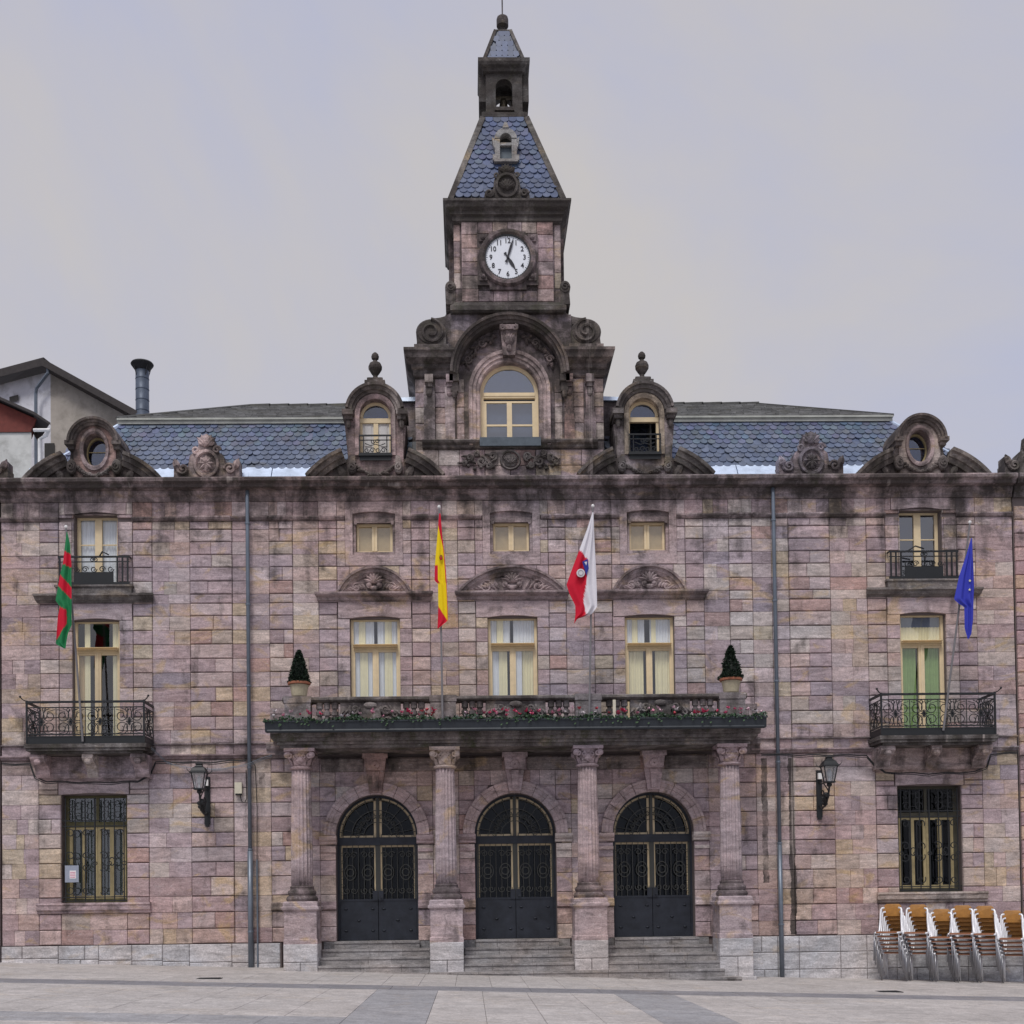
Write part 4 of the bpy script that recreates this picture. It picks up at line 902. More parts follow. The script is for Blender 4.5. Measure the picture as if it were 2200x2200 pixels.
mb.box(-.055, .055, y-.01, y+.06, 11.6, 12.46); mb.box(-.5, -.055, y+.008, y+.05, 11.95, 11.99); mb.box(.055, .5, y+.008, y+.05, 11.95, 11.99)
for s in (-1, 1): mb.box(s*.5, s*.56, y+.005, y+.055, 11.6, 12.46)
awin = mb.build('window', 'cream', H)
for s in (-1, 1): pane(*sorted((s*.05, s*.52)), 11.6, 11.96, y+.03, awin, 'glass2'); pane(*sorted((s*.05, s*.52)), 11.98, 12.47, y+.03, awin, 'glass2')
mb = MB(); mb.prism([(.57*cos(PI*k/16), AZ+.02+.57*sin(PI*k/16)) for k in range(17)], y+.03, y+.036); mb.build('pane', 'glass2', awin)
mb = MB(); mb.box(-.64, .64, .3, .32, 11.4, 13.35); mb.build('window_backing', 'greyb', awin)  # grey sheet; the sky's reflection in the glass is put into its colour
mb = MB(); mb.box(-.66, .66, -.12, .15, 11.562, 11.60); mb.prism([(-.66, 11.40), (.66, 11.40), (.66, 11.562), (-.66, 11.562)], -.155, -.10); mb.build('lead_sill', 'lead', awin)
# stepped shoulders and volutes up to the tower
for s in (-1, 1):
    mb = MB(); mb.t = (.22, .19, .18)
    cur = [(s*(1.16+.47*(k/8)**1.0), 14.62-.30*math.sqrt(1-(1-k/8)**2)) for k in range(9)]
    mb.prism([(s*1.16, 13.63)]+cur+[(s*1.63, 14.22), (s*1.40, 14.18), (s*1.36, 13.63)], .12, 1.8)
    mb.build('shoulder', 'black', attic)
    mb = MB(); mb.t = (.24, .21, .2)
    mb.arc(s*1.68, 13.92, 0, 2*PI, [(0, -.10), (.29, -.10), (.33, -.06), (.33, 1.2), (0, 1.2)], 26, 1, .88); mb.prism([(s*1.36, 13.63), (s*2.0, 13.63), (s*1.98, 13.8), (s*1.36, 13.9)], -.08, 1.2)
    mb.spiral(s*1.68, 13.92, -.11, .27, .06, PI/2 if s > 0 else PI/2, s*1.6, .035, 30, 5); mb.build('volute', 'black', attic)
    mb = MB(); mb.t = (.24, .21, .2); mb.arc(s*1.25, 14.98, 0, 2*PI, [(0, .05), (.10, .05), (.12, .08), (.12, .7), (0, .7)], 16, 1, 1.2)
    mb.prism([(s*1.15, 14.60), (s*1.36, 14.60), (s*1.34, 14.9), (s*1.15, 14.9)], .07, .7); mb.spiral(s*1.25, 14.98, .04, .09, .02, 0, s*1.4, .02, 16, 5); mb.build('small_volute', 'black', attic)

# ---- dormers
def arc_rake(mb, c, s, R_, zc, a0, a1, th, proj):
    f = lambda a: a if s > 0 else PI-a
    mb.arc(c, zc, f(a0), f(a1), [(R_-th, .05), (R_-th, -proj*.4), (R_-th*.66, -proj*.5), (R_-th*.62, -proj*.66), (R_-th*.3, -proj*.72), (R_-th*.25, -proj*.95), (R_, -proj), (R_+.01, .05)], 12)
for s in (-1, 1):
    c = s*2.91; yb = -.08
    mb = MB(); mb.t = stone_tint(12)
    OZ = 12.12; OW = .345
    for q in (-1, 1): mb.box(c+q*OW, c+q*.60, yb, 1.6, 11.22, OZ); mb.prism([(c+q*.60, 10.7), (c+q*.60, 11.22), (c+q*.66, 11.9), (c+q*.60, 11.9)], yb+.04, 1.0)
    mb.box(c-.60, c+.60, yb, 1.6, ZC+.003, 11.22)
    mb.arc(c, OZ, 0, PI, [(OW, yb), (.60, yb), (.60, 1.6), (OW, 1.6)], 20)
    dor = mb.build('dormer', 'carve', H)
    mb = MB(); mb.t = (.22, .19, .18)
    mb.arc(c, OZ+.0, .15, PI-.15, [(.44, yb), (.45, -.15), (.50, -.17), (.505, -.21), (.575, -.23), (.58, -.27), (.635, -.28), (.645, 1.6), (.6, 1.6)], 24)
    for q in (-1, 1): mb.box(c+q*.46, c+q*.70, -.27, .4, 12.06, 12.17); mb.box(c+q*.48, c+q*.66, -.2, .3, 11.98, 12.06); mb.blob(c+q*.57, -.12, 11.9, .06, .06, .11)
    mb.build('dormer_hood', 'black', dor)
    mb = MB(); mb.t = stone_tint(12); mb.arc(c, OZ, 0, PI, [(OW-.01, .1), (OW-.01, yb-.02), (OW+.05, yb-.05), (OW+.09, yb-.05), (OW+.10, yb)], 18)
    for q in (-1, 1): mb.box(c+q*(OW-.01), c+q*(OW+.09), yb-.05, yb, 11.22, OZ)
    mb.build('dormer_architrave', 'mould', dor)
    mb = MB(); mb.t = (.16, .14, .13)                         # urn finial
    mb.mold4(c, .1, .19, .19, [(.03, 12.74), (.03, 12.86), (-.02, 12.88), (-.02, 12.93), (-.05, 12.95)])
    mb.lathe(c, .1, [(.07, 12.94), (.10, 12.96), (.055, 13.0), (.05, 13.04), (.09, 13.09), (.145, 13.18), (.15, 13.24), (.12, 13.31), (.055, 13.35), (.04, 13.39), (.075, 13.41), (.085, 13.46), (.07, 13.51), (.03, 13.55), (0.002, 13.56)], 16); mb.build('urn_finial', 'black', dor, False)
    mb = MB(); y = .10                                        # window
    mb.arc(c, OZ, 0, PI, [(.275, y), (OW, y), (OW, y+.08), (.275, y+.08)], 20); mb.box(c-OW, c+OW, y-.02, y+.07, 12.0, 12.10)
    for q in (-1, 1): mb.box(c+q*.29, c+q*OW, y, y+.07, 11.22, 12.0)
    if s < 0:
        mb.box(c-.05, c+.05, y-.01, y+.06, 11.22, 12.0)
    dw = mb.build('dormer_window', 'cream', dor)
    mb = MB(); mb.prism([(c+.28*cos(PI*k/14), OZ+.28*sin(PI*k/14)) for k in range(15)], y+.03, y+.036); mb.build('pane', 'glass3', dor)
    mb = MB(); mb.box(c-.34, c+.34, .35, .36, OZ, 12.45); mb.build('window_backing', 'greyb', dor)  # sheet behind the fanlight, coloured like sky reflected in the pane
    if s < 0:
        mb = MB()
        for q in (-1, 1):
            a, b = sorted((c+q*.05, c+q*.29)); mb.box(a, b, y+.03, y+.05, 11.22, 12.0); mb.box(a+.05, b-.05, y+.015, y+.03, 11.5, 11.94)
            mb.box(a+.03, b-.03, y+.022, y+.03, 11.25, 11.45)
        mb.build('shutter', 'panel', dor)
    else:
        mb = MB(); mb.box(c+.17, c+.20, y+.1, y+.5, 11.22, 12.0); mb.box(c-.3, c+.3, 1.0, 1.02, 11.2, 12.0); mb.build('open_casement', 'inner', dor)
    mb = MB(); yr = -.16
    for zz, r in ((11.63, .015), (11.53, .009), (11.24, .014)): mb.box(c-.35, c+.35, yr-r, yr+r, zz-r, zz+r)
    for k in (-.34, -.25, .25, .34): mb.box(c+k-.009, c+k+.009, yr-.009, yr+.009, 11.2, 11.63)
    for k in range(4): mb.spiral(c-.18+.12*k, 11.31, yr, .06, .018, 0, 1.2 if k % 2 else -1.2, .011, 12)
    for q in (-1, 1): mb.spiral(c+q*.05, 11.50, yr, .05, .015, 0, q*1.2, .011, 12); mb.tube([(c, yr, 11.44), (c+q*.1, yr, 11.41), (c+q*.22, yr, 11.46)], .010, 4)
    mb.box(c-.36, c+.36, yr-.02, yb-.001, 11.19, 11.225); mb.box(c-.34, c+.34, yr+.02, yr+.03, 11.10, 11.19); mb.build('dormer_railing', 'iron', dor)
    mb = MB(); mb.t = (.23, .2, .19)                          # carved apron with side scrolls
    for q in (-1, 1):
        mb.arc(c+q*.50, 10.93, 0, 2*PI, [(0, yb-.12), (.08, yb-.12), (.10, yb-.09), (.10, yb), (0, yb)], 16, .9, 1.35); mb.spiral(c+q*.50, 10.93, yb-.13, .08, .02, PI/2, q*1.4, .018, 16, 5)
        mb.prism([(c+q*.42, 11.04), (c+q*.58, 11.04), (c+q*.52, 11.20), (c+q*.44, 11.20)], yb-.08, yb)
    for k in range(15):
        t = (k-7)/7; mb.leaf(c+.36*t, yb-.02, 10.80+.16*t*t, .12, .07, (PI if t < 0 else 0)+random.uniform(-.7, .7), .06); mb.blob(c+.36*t, yb-.02, 10.80+.16*t*t, .04, .05, .04)
    mb.build('apron_carving', 'carve', dor)
    for q in (-1, 1):                                         # broken segmental pediment
        mb = MB(); mb.t = (.25, .22, .2); arc_rake(mb, c, q, 1.95, 9.50, .70, 1.19, .26, .32); mb.build('pediment_half', 'carve', dor)
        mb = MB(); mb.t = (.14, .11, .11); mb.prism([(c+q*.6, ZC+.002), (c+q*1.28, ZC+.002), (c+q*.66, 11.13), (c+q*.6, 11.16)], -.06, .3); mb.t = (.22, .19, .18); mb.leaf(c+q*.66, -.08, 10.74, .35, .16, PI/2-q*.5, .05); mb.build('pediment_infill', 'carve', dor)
for s in (-1, 1):
    c = s*8.92; yb = -.10; OC = 11.37
    mb = MB(); mb.t = stone_tint(12)                          # body with an oval eye
    for q in (-1, 1):
        mb.prism([(c+q*.02, ZC+.003), (c+q*.45, ZC+.003), (c+q*.45, 11.50)]+[(c+q*.45*cos(t), 11.50+.42*sin(t)) for t in [PI/2*k/6 for k in range(1, 7)]]+[(c, OC+.36)]+[(c+q*.25*cos(t), OC+.36*sin(t)) for t in [PI/2-PI*k/12 for k in range(0, 13)]]+[(c, ZC+.003)], yb, .7)
    dor = mb.build('dormer', 'carve', H)
    mb = MB(); mb.t = shade(MAUVE, .85, .95); mb.arc(c, OC, 0, 2*PI, [(1., .12), (1., yb-.02), (1.12, yb-.05), (1.3, yb-.05), (1.34, yb+.01)], 26, .24, .35); mb.build('oval_architrave', 'carve', dor)
    mb = MB(); mb.t = (.22, .19, .18)
    mb.arc(c, 11.48, .05, PI-.05, [(.40, yb), (.41, -.16), (.45, -.18), (.455, -.22), (.50, -.23), (.505, -.27), (.55, -.28), (.56, 1.2), (.5, 1.2)], 24)
    for q in (-1, 1): mb.box(c+q*.40, c+q*.60, -.25, .5, 11.44, 11.53); mb.box(c+q*.42, c+q*.55, -.18, .4, 11.36, 11.44); mb.prism([(c+q*.44, 10.75), (c+q*.62, 10.75), (c+q*.52, 11.36), (c+q*.44, 11.36)], yb+.05, .6)
    mb.build('dormer_hood', 'black', dor)
    mb = MB(); y = .14; mb.arc(c, OC, 0, 2*PI, [(.90, y), (1.02, y), (1.02, y+.06), (.90, y+.06)], 26, .245, .35); mb.box(c-.2, c+.2, y+.01, y+.03, OC+.03, OC+.045); dw = mb.build('oval_window', 'stile', dor)
    mb = MB(); mb.prism([(c+.2*cos(2*PI*k/20), OC+.29*sin(2*PI*k/20)) for k in range(20)], y+.03, y+.036); mb.build('pane', 'glass3', dor)
    mb = MB(); mb.box(c-.3, c+.3, .5, .51, 10.9, 11.8); mb.build('window_backing', 'greyb', dor)  # sheet behind the oval pane; reflected sky painted as its grey-blue
    mb = MB(); mb.t = (.23, .2, .19)
    for q in (-1, 1): mb.arc(c+q*.48, 10.98, 0, 2*PI, [(0, yb-.10), (.09, yb-.10), (.11, yb-.07), (.11, yb+.05), (0, yb+.05)], 16, .95, 1.5); mb.spiral(c+q*.48, 10.98, yb-.11, .08, .02, PI/2, q*1.4, .018, 16, 5)
    for k in range(15):
        t = (k-7)/7; mb.leaf(c+.34*t, yb-.02, 10.80+.18*t*t, .12, .07, (PI if t < 0 else 0)+random.uniform(-.7, .7), .06); mb.blob(c+.34*t, yb-.02, 10.80+.18*t*t, .045, .06, .04)
    mb.build('apron_carving', 'carve', dor)
    for q in (-1, 1):
        mb = MB(); mb.t = (.25, .22, .2); arc_rake(mb, c, q, 1.93, 9.46, .70, 1.22, .27, .32); mb.build('pediment_half', 'carve', dor)
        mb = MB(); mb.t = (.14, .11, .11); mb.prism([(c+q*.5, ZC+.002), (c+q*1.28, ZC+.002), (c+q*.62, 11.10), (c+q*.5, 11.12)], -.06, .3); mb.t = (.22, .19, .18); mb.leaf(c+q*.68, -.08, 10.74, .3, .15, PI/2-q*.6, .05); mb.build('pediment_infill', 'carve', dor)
def cartouche(c, parent):
    y = -.12; mb = MB(); mb.t = stone_tint(12)
    pts = [(-.70, ZC+.003), (.70, ZC+.003), (.70, 10.98), (.40, 10.98), (.36, 11.22), (.18, 11.38), (.15, 11.62), (0, 11.70), (-.15, 11.62), (-.18, 11.38), (-.36, 11.22), (-.40, 10.98), (-.70, 10.98)]
    mb.prism([(c+a, z) for a, z in pts], y, .25); o = mb.build('cartouche', 'carve', parent)
    mb = MB(); mb.t = stone_tint(12)
    mb.arc(c, 11.04, 0, 2*PI, [(.20, y-.01), (.22, y-.06), (.27, y-.06), (.29, y)], 20, 1, 1.12); mb.blob(c, y, 11.04, .16, .06, .18)
    for k in range(8): mb.leaf(c, y-.05, 11.04, .19, .07, 2*PI*k/8, .04)
    for j in range(5): mb.leaf(c, y-.02, 11.42, .28, .12, PI/2+(j-2)*.4, .07)
    for q in (-1, 1):
        mb.spiral(c+q*.50, 10.93, y-.03, .12, .02, PI, -q*1.4, .035, 18, 5); mb.spiral(c+q*.22, 11.34, y-.02, .09, .02, 0, q*1.3, .03, 16, 5); mb.spiral(c+q*.10, 11.5, y-.04, .07, .015, 0, -q*1.3, .025, 14, 5)
        mb.leaf(c+q*.6, y-.02, 10.92, .26, .16, PI/2-q*.35, .08); mb.prism([(c+q*.56, 10.98), (c+q*.70, 10.98), (c+q*.70, 11.13), (c+q*.64, 11.08)], y+.02, .2)
    mb.blob(c, y-.03, 11.55, .10, .06, .13); mb.build('carved_ornament', 'carve', o)
cartouche(-6.53, H); cartouche(6.53, H)

# ------------------------------------------------------------------ roofs
A_ = Vector((0, .42, 11.09)); B_ = Vector((0, 1.2, 12.41))
mb = MB(); mb.t = (.1, .11, .14)
bl, tl = 10.32, 8.72
def poly3(mb, pts): mb.add(pts, [tuple(range(len(pts)))])
poly3(mb, [(-bl, A_.y, A_.z), (bl, A_.y, A_.z), (tl, B_.y, B_.z), (-tl, B_.y, B_.z)])
for s in (-1, 1): poly3(mb, [(s*bl, A_.y, A_.z), (s*bl, 8.6, A_.z), (s*tl, 7.8, B_.z), (s*tl, B_.y, B_.z)])
poly3(mb, [(bl, 8.6, A_.z), (-bl, 8.6, A_.z), (-tl, 7.8, B_.z), (tl, 7.8, B_.z)])
roof = mb.build('mansard_roof', 'slate', H)
def slate_mesh(w_, h, t, tintc, mat):
    m_ = MB(); m_.t = tintc
    k = 8; pts = [(-w_/2, h), (-w_/2, 0.)]+[(w_/2*-cos(PI*i/k), -w_*.5*sin(PI*i/k)) for i in range(1, k)]+[(w_/2, 0.), (w_/2, h)]
    n = len(pts); c = .004
    m_.add([(x, 0., z) for x, z in pts]+[(x, -t, z) for x, z in pts], [tuple(range(n, 2*n))]+[(i, (i+1) % n, (i+1) % n+n, i+n) for i in range(n)])
    return m_
BLUES = [(0.107, 0.138, 0.212), (0.123, 0.155, 0.235), (0.095, 0.122, 0.19), (0.138, 0.169, 0.247), (0.112, 0.14, 0.204), (0.105, 0.128, 0.186), (0.145, 0.175, 0.242)]
def slates(parent, a, b, xl0, xl1, xr0, xr1, w_, rows, mats, cols, quota, skip=lambda x, z: False, prefer=lambda x, z: True):
    """fish-scale slates on the slope from point a (bottom) to b (top); the left/right limits go from l0/r0 to l1/r1"""
    d = (b-a); L = d.length; d.normalize(); nrm = Vector((0, -d.z, d.y)); nrm.normalize()
    protos = [slate_mesh(w_*.97, L/rows*1.35, .02, c, mats) for c in cols]
    meshes = [p.mesh('slate', mats) for p in protos]
    tilt = Matrix.Identity(4)
    X = Vector((1, 0, 0)); up_ = (d-nrm*.13).normalized(); out_ = (X.cross(up_)).normalized()
    rest = MB(); n = 0
    for r in range(rows):
        t = (r+.50)/rows; base = a+(b-a)*t; l = xl0+(xl1-xl0)*t; rr = xr0+(xr1-xr0)*t
        x = (l+rr)/2-w_*math.ceil((rr-l)/2/w_)+(w_/2 if r % 2 else 0)
        while x < l+w_*.2: x += w_
        while x < rr-w_*.2:
            if not skip(x, base.z):
                j = random.randrange(len(cols)); pos = Vector((x+random.uniform(-.004, .004), base.y, base.z+random.uniform(-.008, .008)-(.03 if random.random() < .03 else 0)))+nrm*.034
                rz = random.gauss(0, .03)
                R3 = Matrix((X, -out_, up_)).transposed() @ Matrix.Rotation(rz, 3, 'Y')
                Mx = R3.to_4x4(); Mx.translation = pos
                if n < quota and prefer(x, base.z):
                    o = bpy.data.objects.new('slate', meshes[j]); o.matrix_world = Mx; COL.objects.link(o); o.parent = parent; n += 1
                else:
                    rest.t = tuple(c*random.uniform(.9, 1.1) for c in cols[j]); rest.add([Mx @ Vector(v) for v in protos[j].v], protos[j].f)
            x += w_
    if rest.f: rest.build('slate_cladding', mats, parent, kind='stuff')
hide = lambda x, z: abs(x) < 2.2
slates(roof, A_, B_, -bl, -tl, bl, tl, .172, 10, 'slate', BLUES, 230, hide, lambda x, z: 3.75 < abs(x) < 8.3 and not (5.9 < abs(x) < 7.2 and z < 11.5))
mb = MB()                                                     # zinc flashing at the foot, hips, gutter on the break
for a, b in ((-10.5, -7.3), (-7.3, -5.2), (-5.2, -3.4), (3.4, 5.0), (5.0, 7.1), (7.1, 10.5)):
    mb = MB(); mb.add([(a+.01, .05, 10.70), (b-.01, .05, 10.70), (b-.01, .40, 11.16), (a+.01, .40, 11.16), (a+.01, .08, 10.68), (b-.01, .08, 10.68), (b-.01, .47, 11.14), (a+.01, .47, 11.14)], [(0, 1, 2, 3), (7, 6, 5, 4), (0, 4, 5, 1), (3, 2, 6, 7), (1, 5, 6, 2), (0, 3, 7, 4)])
    for k in range(int((b-a)/.6)): mb.tube([(a+.4+.6*k, .04, 10.72), (a+.4+.6*k, .41, 11.13)], .012, 4)
    mb.build('zinc_flashing', 'zinc', roof)
for s in (-1, 1): mb = MB(); mb.tube([(s*bl, A_.y-.02, A_.z), (s*tl, B_.y-.02, B_.z+.02)], .05, 6); mb.build('hip_flashing', 'zinc', roof)
mb = MB()
for s in (-1, 1): mb = MB(); mb.box(s*2.2, s*(tl+.05), 1.10, 1.3, 12.415, 12.50); mb.box(s*2.2, s*(tl+.06), 1.06, 1.12, 12.49, 12.53); mb.build('roof_gutter', 'gutter', roof)
mb = MB(); C0 = Vector((0, 1.14, 12.54)); C1 = Vector((0, 4.0, 14.0)); rows = 17
for r in range(rows):
    t0, t1 = r/rows, (r+1.25)/rows
    p0 = C0+(C1-C0)*t0; p1 = C0+(C1-C0)*min(1, t1); l0 = 8.8-(8.8-6.3)*t0; l1 = 8.8-(8.8-6.3)*min(1, t1)
    x = -l0
    while x < l0:
        x2 = min(l0, x+random.uniform(.22, .32)); g = random.uniform(.7, 1.35); mb.t = (.20*g, .20*g, .198*g); lift = random.uniform(.0, .012)
        f = l1/l0; xa, xb = x+.004, x2-.004
        cl = lambda q: max(-l1, min(l1, q))
        mb.add([(xa, p0.y, p0.z+.035+lift), (xb, p0.y, p0.z+.035+lift), (cl(xb), p1.y, p1.z+.012), (cl(xa), p1.y, p1.z+.012), (xa, p0.y+.01, p0.z+.005), (xb, p0.y+.01, p0.z+.005)], [(0, 1, 2, 3), (4, 5, 1, 0)])
        x = x2
mb.t = (.08, .08, .075)
for s in (-1, 1): poly3(mb, [(s*8.8, 1.14, 12.54), (s*8.8, 7.9, 12.54), (s*6.3, 4.0, 14.0)])
poly3(mb, [(-8.8, 7.9, 12.54), (8.8, 7.9, 12.54), (6.3, 4, 14), (-6.3, 4, 14)])
poly3(mb, [(-8.8, 1.2, 12.5), (8.8, 1.2, 12.5), (8.8, 7.9, 12.5), (-8.8, 7.9, 12.5)])
x = -6.3
while x < 6.3: mb.t = (.07, .07, .066); mb.prism([(x, 13.97), (x+.5, 13.985), (x+.5, 14.045), (x, 14.03)], 3.9, 4.1); x += .47
for s in (-1, 1): mb.tube([(s*8.8, 1.14, 12.56), (s*6.3, 4.0, 14.03)], .04, 5)
mb.build('upper_roof', 'slate2', H)
mb = MB()
for s in (-1, 1): mb = MB(); mb.box(s*2.06, s*2.75, .9, 3, 10.7, 12.78); sw = mb.build('side_block', 'black', H); mb = MB(); mb.add([(s*2.04, .82, 12.79), (s*2.85, .82, 12.79), (s*2.85, 3, 13.0), (s*2.04, 3, 13.0), (s*2.04, .85, 12.90), (s*2.85, .85, 12.86), (s*2.85, 3, 13.1), (s*2.04, 3, 13.1)], [(0, 1, 2, 3), (4, 5, 6, 7), (0, 1, 5, 4), (1, 2, 6, 5), (2, 3, 7, 6), (3, 0, 4, 7)]); mb.build('zinc_cap', 'zinc', sw)

# ------------------------------------------------------------------ tower
TY = 1.15
mb = MB(); mb.t = stone_tint(15)
mb.box(-1.17, 1.17, .10, 2.3, 14.3, 16.42); mb.box(-1.0, 1.0, .035, .11, 14.6, 16.41)
for s in (-1, 1): mb.box(s*1.17, s*1.29, .75, 1.6, 15.0, 16.42)
shaft = mb.build('tower_shaft', 'mould', H)
for s in (-1, 1):
    for xa, xb in ((.64, 1.0),):
        zz = [14.62, 14.9, 15.2, 15.5, 15.8, 16.1, 16.40]
        for z0, z1 in zip(zz, zz[1:]):
            a, b = sorted((s*xa, s*xb)); AST.append((.1, [(a+.004, z0+.004), (b-.004, z0+.004), (b-.004, z1-.004), (a+.004, z1-.004)], -random.uniform(.0, .008), .05, .01, stone_tint(5, .12)))
    for xa, xb in ((0, .32), (.32, .64)):
        for z0, z1 in ((14.62, 14.86), (16.12, 16.40)):
            a, b = sorted((s*xa, s*xb)); AST.append((.08, [(a+.004, z0+.004), (b-.004, z0+.004), (b-.004, z1-.004), (a+.004, z1-.004)], -random.uniform(.0, .008), .05, .01, stone_tint(5, .12)))
    zz = [14.95, 15.3, 15.65, 16.0, 16.4]
    for z0, z1 in zip(zz, zz[1:]):
        a, b = sorted((s*1.03, s*1.168)); AST.append((.05, [(a, z0+.004), (b, z0+.004), (b, z1-.004), (a, z1-.004)], .085, .12, .008, stone_tint(15)))
mb = MB(); mb.t = (.2, .18, .17); mb.mold4(0, TY, 1.17, 1.15, [(.04, 14.36), (.09, 14.40), (.09, 14.50), (.03, 14.55), (.0, 14.61)]); mb.build('shaft_base', 'black', shaft)
mb = MB(); mb.t = (.22, .2, .19)
mb.mold4(0, TY, 1.17, 1.15, [(-.02, 16.36), (.03, 16.39), (.03, 16.48), (.08, 16.51), (.08, 16.57), (.16, 16.63), (.19, 16.70), (.22, 16.73), (.22, 16.78), (.12, 16.82), (.06, 16.84)]); mb.build('tower_cornice', 'black', shaft)
CZ = 15.55
mb = MB(); mb.t = stone_tint(15); ch = []
for (a, b, z0, z1) in ((-.46, .46, 14.93, 16.05), (-.60, .60, 15.08, 15.92), (-.66, -.60, 15.2, 15.8), (.60, .66, 15.2, 15.8)):
    pass
mb.prism([(-.40, 14.86), (.40, 14.86), (.40, 14.96), (.66, 14.96), (.66, 16.08), (.40, 16.08), (.40, 16.14), (-.40, 16.14), (-.40, 16.08), (-.66, 16.08), (-.66, 14.96), (-.40, 14.96)], -.06, .03)
mb.arc(0, CZ, 0, 2*PI, [(.50, -.02), (.50, -.12), (.54, -.15), (.60, -.15), (.63, -.10), (.64, -.05)], 32)
for sx in (-1, 1):
    for sz in (-1, 1): mb.box(sx*.45, sx*.62, -.10, -.06, CZ+sz*.43-.08+.0, CZ+sz*.43+.08); mb.blob(sx*.535, -.10, CZ+sz*.43, .055, .05, .055)
mb.build('clock_surround', 'carve', shaft)
# spire
S0, S1, H0, H1 = 16.84, 19.10, 1.22, .47
mb = MB(); mb.t = (.1, .12, .16)
mb.mold4(0, TY, 0, 0, [(H0, S0), (H1, S1)]); spire = mb.build('spire', 'bluesl', H)
mb = MB(); mb.t = (.24, .22, .2)
for sx in (-1, 1):
    for sy in (-1, 1):
        mb.tube([(sx*(H0+.01), TY+sy*(H0+.01), S0-.03), (sx*(H1+.02), TY+sy*(H1+.02), S1)], .085, 4)
mb.build('hip_rib', 'carve', spire)
TB = [(.072, .098, .185), (.085, .115, .21), (.062, .085, .16), (.095, .12, .20), (.07, .09, .15)]
slates(spire, Vector((0, TY-H0, S0)), Vector((0, TY-H1, S1)), -H0+.03, -H1+.03, H0-.03, H1-.03, .172, 17, 'bluesl', TB, 70, lambda x, z: abs(x) < .25 and 17.8 < z < 18.5 or abs(x) < .33 and z < 17.1)
mb = MB(); mb.t = (.2, .18, .17); yf = TY-H0-.06               # cartouche at the foot of the spire
mb.prism([(-.5, 16.84), (.5, 16.84), (.47, 16.98), (.3, 17.02), (.27, 17.25), (.14, 17.36), (.18, 17.52), (-.18, 17.52), (-.14, 17.36), (-.27, 17.25), (-.3, 17.02), (-.47, 16.98)], yf, yf+.3)
mb.arc(0, 17.10, 0, 2*PI, [(.19, yf), (.21, yf-.05), (.26, yf-.05), (.28, yf)], 20, .95, 1.05)
for j in range(6): mb.leaf(0, yf-.04, 17.0, .25, .08, PI/2+(j-2.5)*.35, .05); mb.leaf(0, yf-.03, 17.38, .2, .09, PI/2+(j-2.5)*.4, .05)
for q in (-1, 1): mb.spiral(q*.38, 16.93, yf-.02, .09, .02, 0, q*1.4, .028, 16, 5); mb.spiral(q*.22, 17.32, yf-.02, .06, .02, 0, q*1.3, .025, 14, 5)
mb.build('cartouche', 'black', spire)
mb = MB(); mb.t = (.34, .32, .30); yf = .12                    # stone dormer on the spire
for q in (-1, 1): mb.box(q*.13, q*.24, yf, yf+.6, 17.84, 18.32); mb.box(q*.20, q*.29, yf-.02, yf+.5, 17.82, 17.94); mb.prism([(q*.24, 18.30), (q*.30, 18.36), (q*.27, 18.16), (q*.24, 18.1)], yf+.02, yf+.4)
mb.arc(0, 18.30, 0, PI, [(.13, yf), (.25, yf), (.25, yf+.7), (.13, yf+.7)], 14); mb.box(-.26, .26, yf-.03, yf+.3, 17.78, 17.84); mb.prism([(-.07, 18.54), (.07, 18.54), (.03, 18.66), (-.03, 18.66)], yf-.02, yf+.5)
mb.box(-.14, .14, yf+.04, yf+.3, 18.18, 18.24)
sdr = mb.build('spire_dormer', 'column', spire)
mb = MB(); mb.box(-.13, .13, yf+.12, yf+.14, 17.84, 18.2); mb.build('spire_dormer_pane', 'lead', spire)
mb = MB(); mb.box(-.13, .13, yf+.2, yf+.22, 18.2, 18.44); mb.build('spire_dormer_recess', 'inner', spire)
for s in (-1, 1):
    mb = MB(); mb.t = (.2, .18, .17); mb.box(s*.7, s*1.02, TY-.25, TY+.25, 17.75, 18.15); mb.build('side_dormer', 'carve', spire)
# belfry
mb = MB(); mb.t = (.16, .15, .14)
mb.mold4(0, TY, .46, .46, [(.0, 19.06), (.02, 19.1), (.05, 19.14), (.05, 19.24), (.0, 19.28)])
for sx in (-1, 1):
    for sy in (-1, 1): mb.box(sx*.19, sx*.41, min(TY+sy*.19, TY+sy*.41), max(TY+sy*.19, TY+sy*.41), 19.28, 20.2)
for sy in (-1, 1):
    for k in range(8):
        t0, t1 = PI*k/8, PI*(k+1)/8
        y0, y1 = sorted((TY+sy*.405, TY+sy*.195)); mb.prism([(.19*cos(t0), 19.88+.19*sin(t0)), (.19*cos(t1), 19.88+.19*sin(t1)), (.19*cos(t1), 20.2), (.19*cos(t0), 20.2)], y0, y1)
for s in (-1, 1): mb.box(s*.195, s*.405, TY-.19, TY+.19, 19.95, 20.2); mb.box(s*.41, s*.56, TY-.33, TY+.33, 19.60, 20.2)
mb.box(-.22, .22, TY-.52, TY-.4, 19.281, 19.36)
belf = mb.build('belfry', 'black', H)
mb = MB(); mb.t = (.16, .15, .14); mb.mold4(0, TY, .41, .41, [(.0, 20.18), (.06, 20.2), (.08, 20.26), (.14, 20.30), (.17, 20.36), (.17, 20.44), (.1, 20.46)]); mb.build('belfry_cornice', 'black', belf)
mb = MB(); mb.lathe(0, TY, [(.15, 19.55), (.14, 19.58), (.10, 19.68), (.085, 19.8), (.06, 19.86), (.01, 19.88)], 14); mb.box(-.19, .19, TY-.03, TY+.03, 19.88, 19.93); mb.build('bell', 'bell', belf)
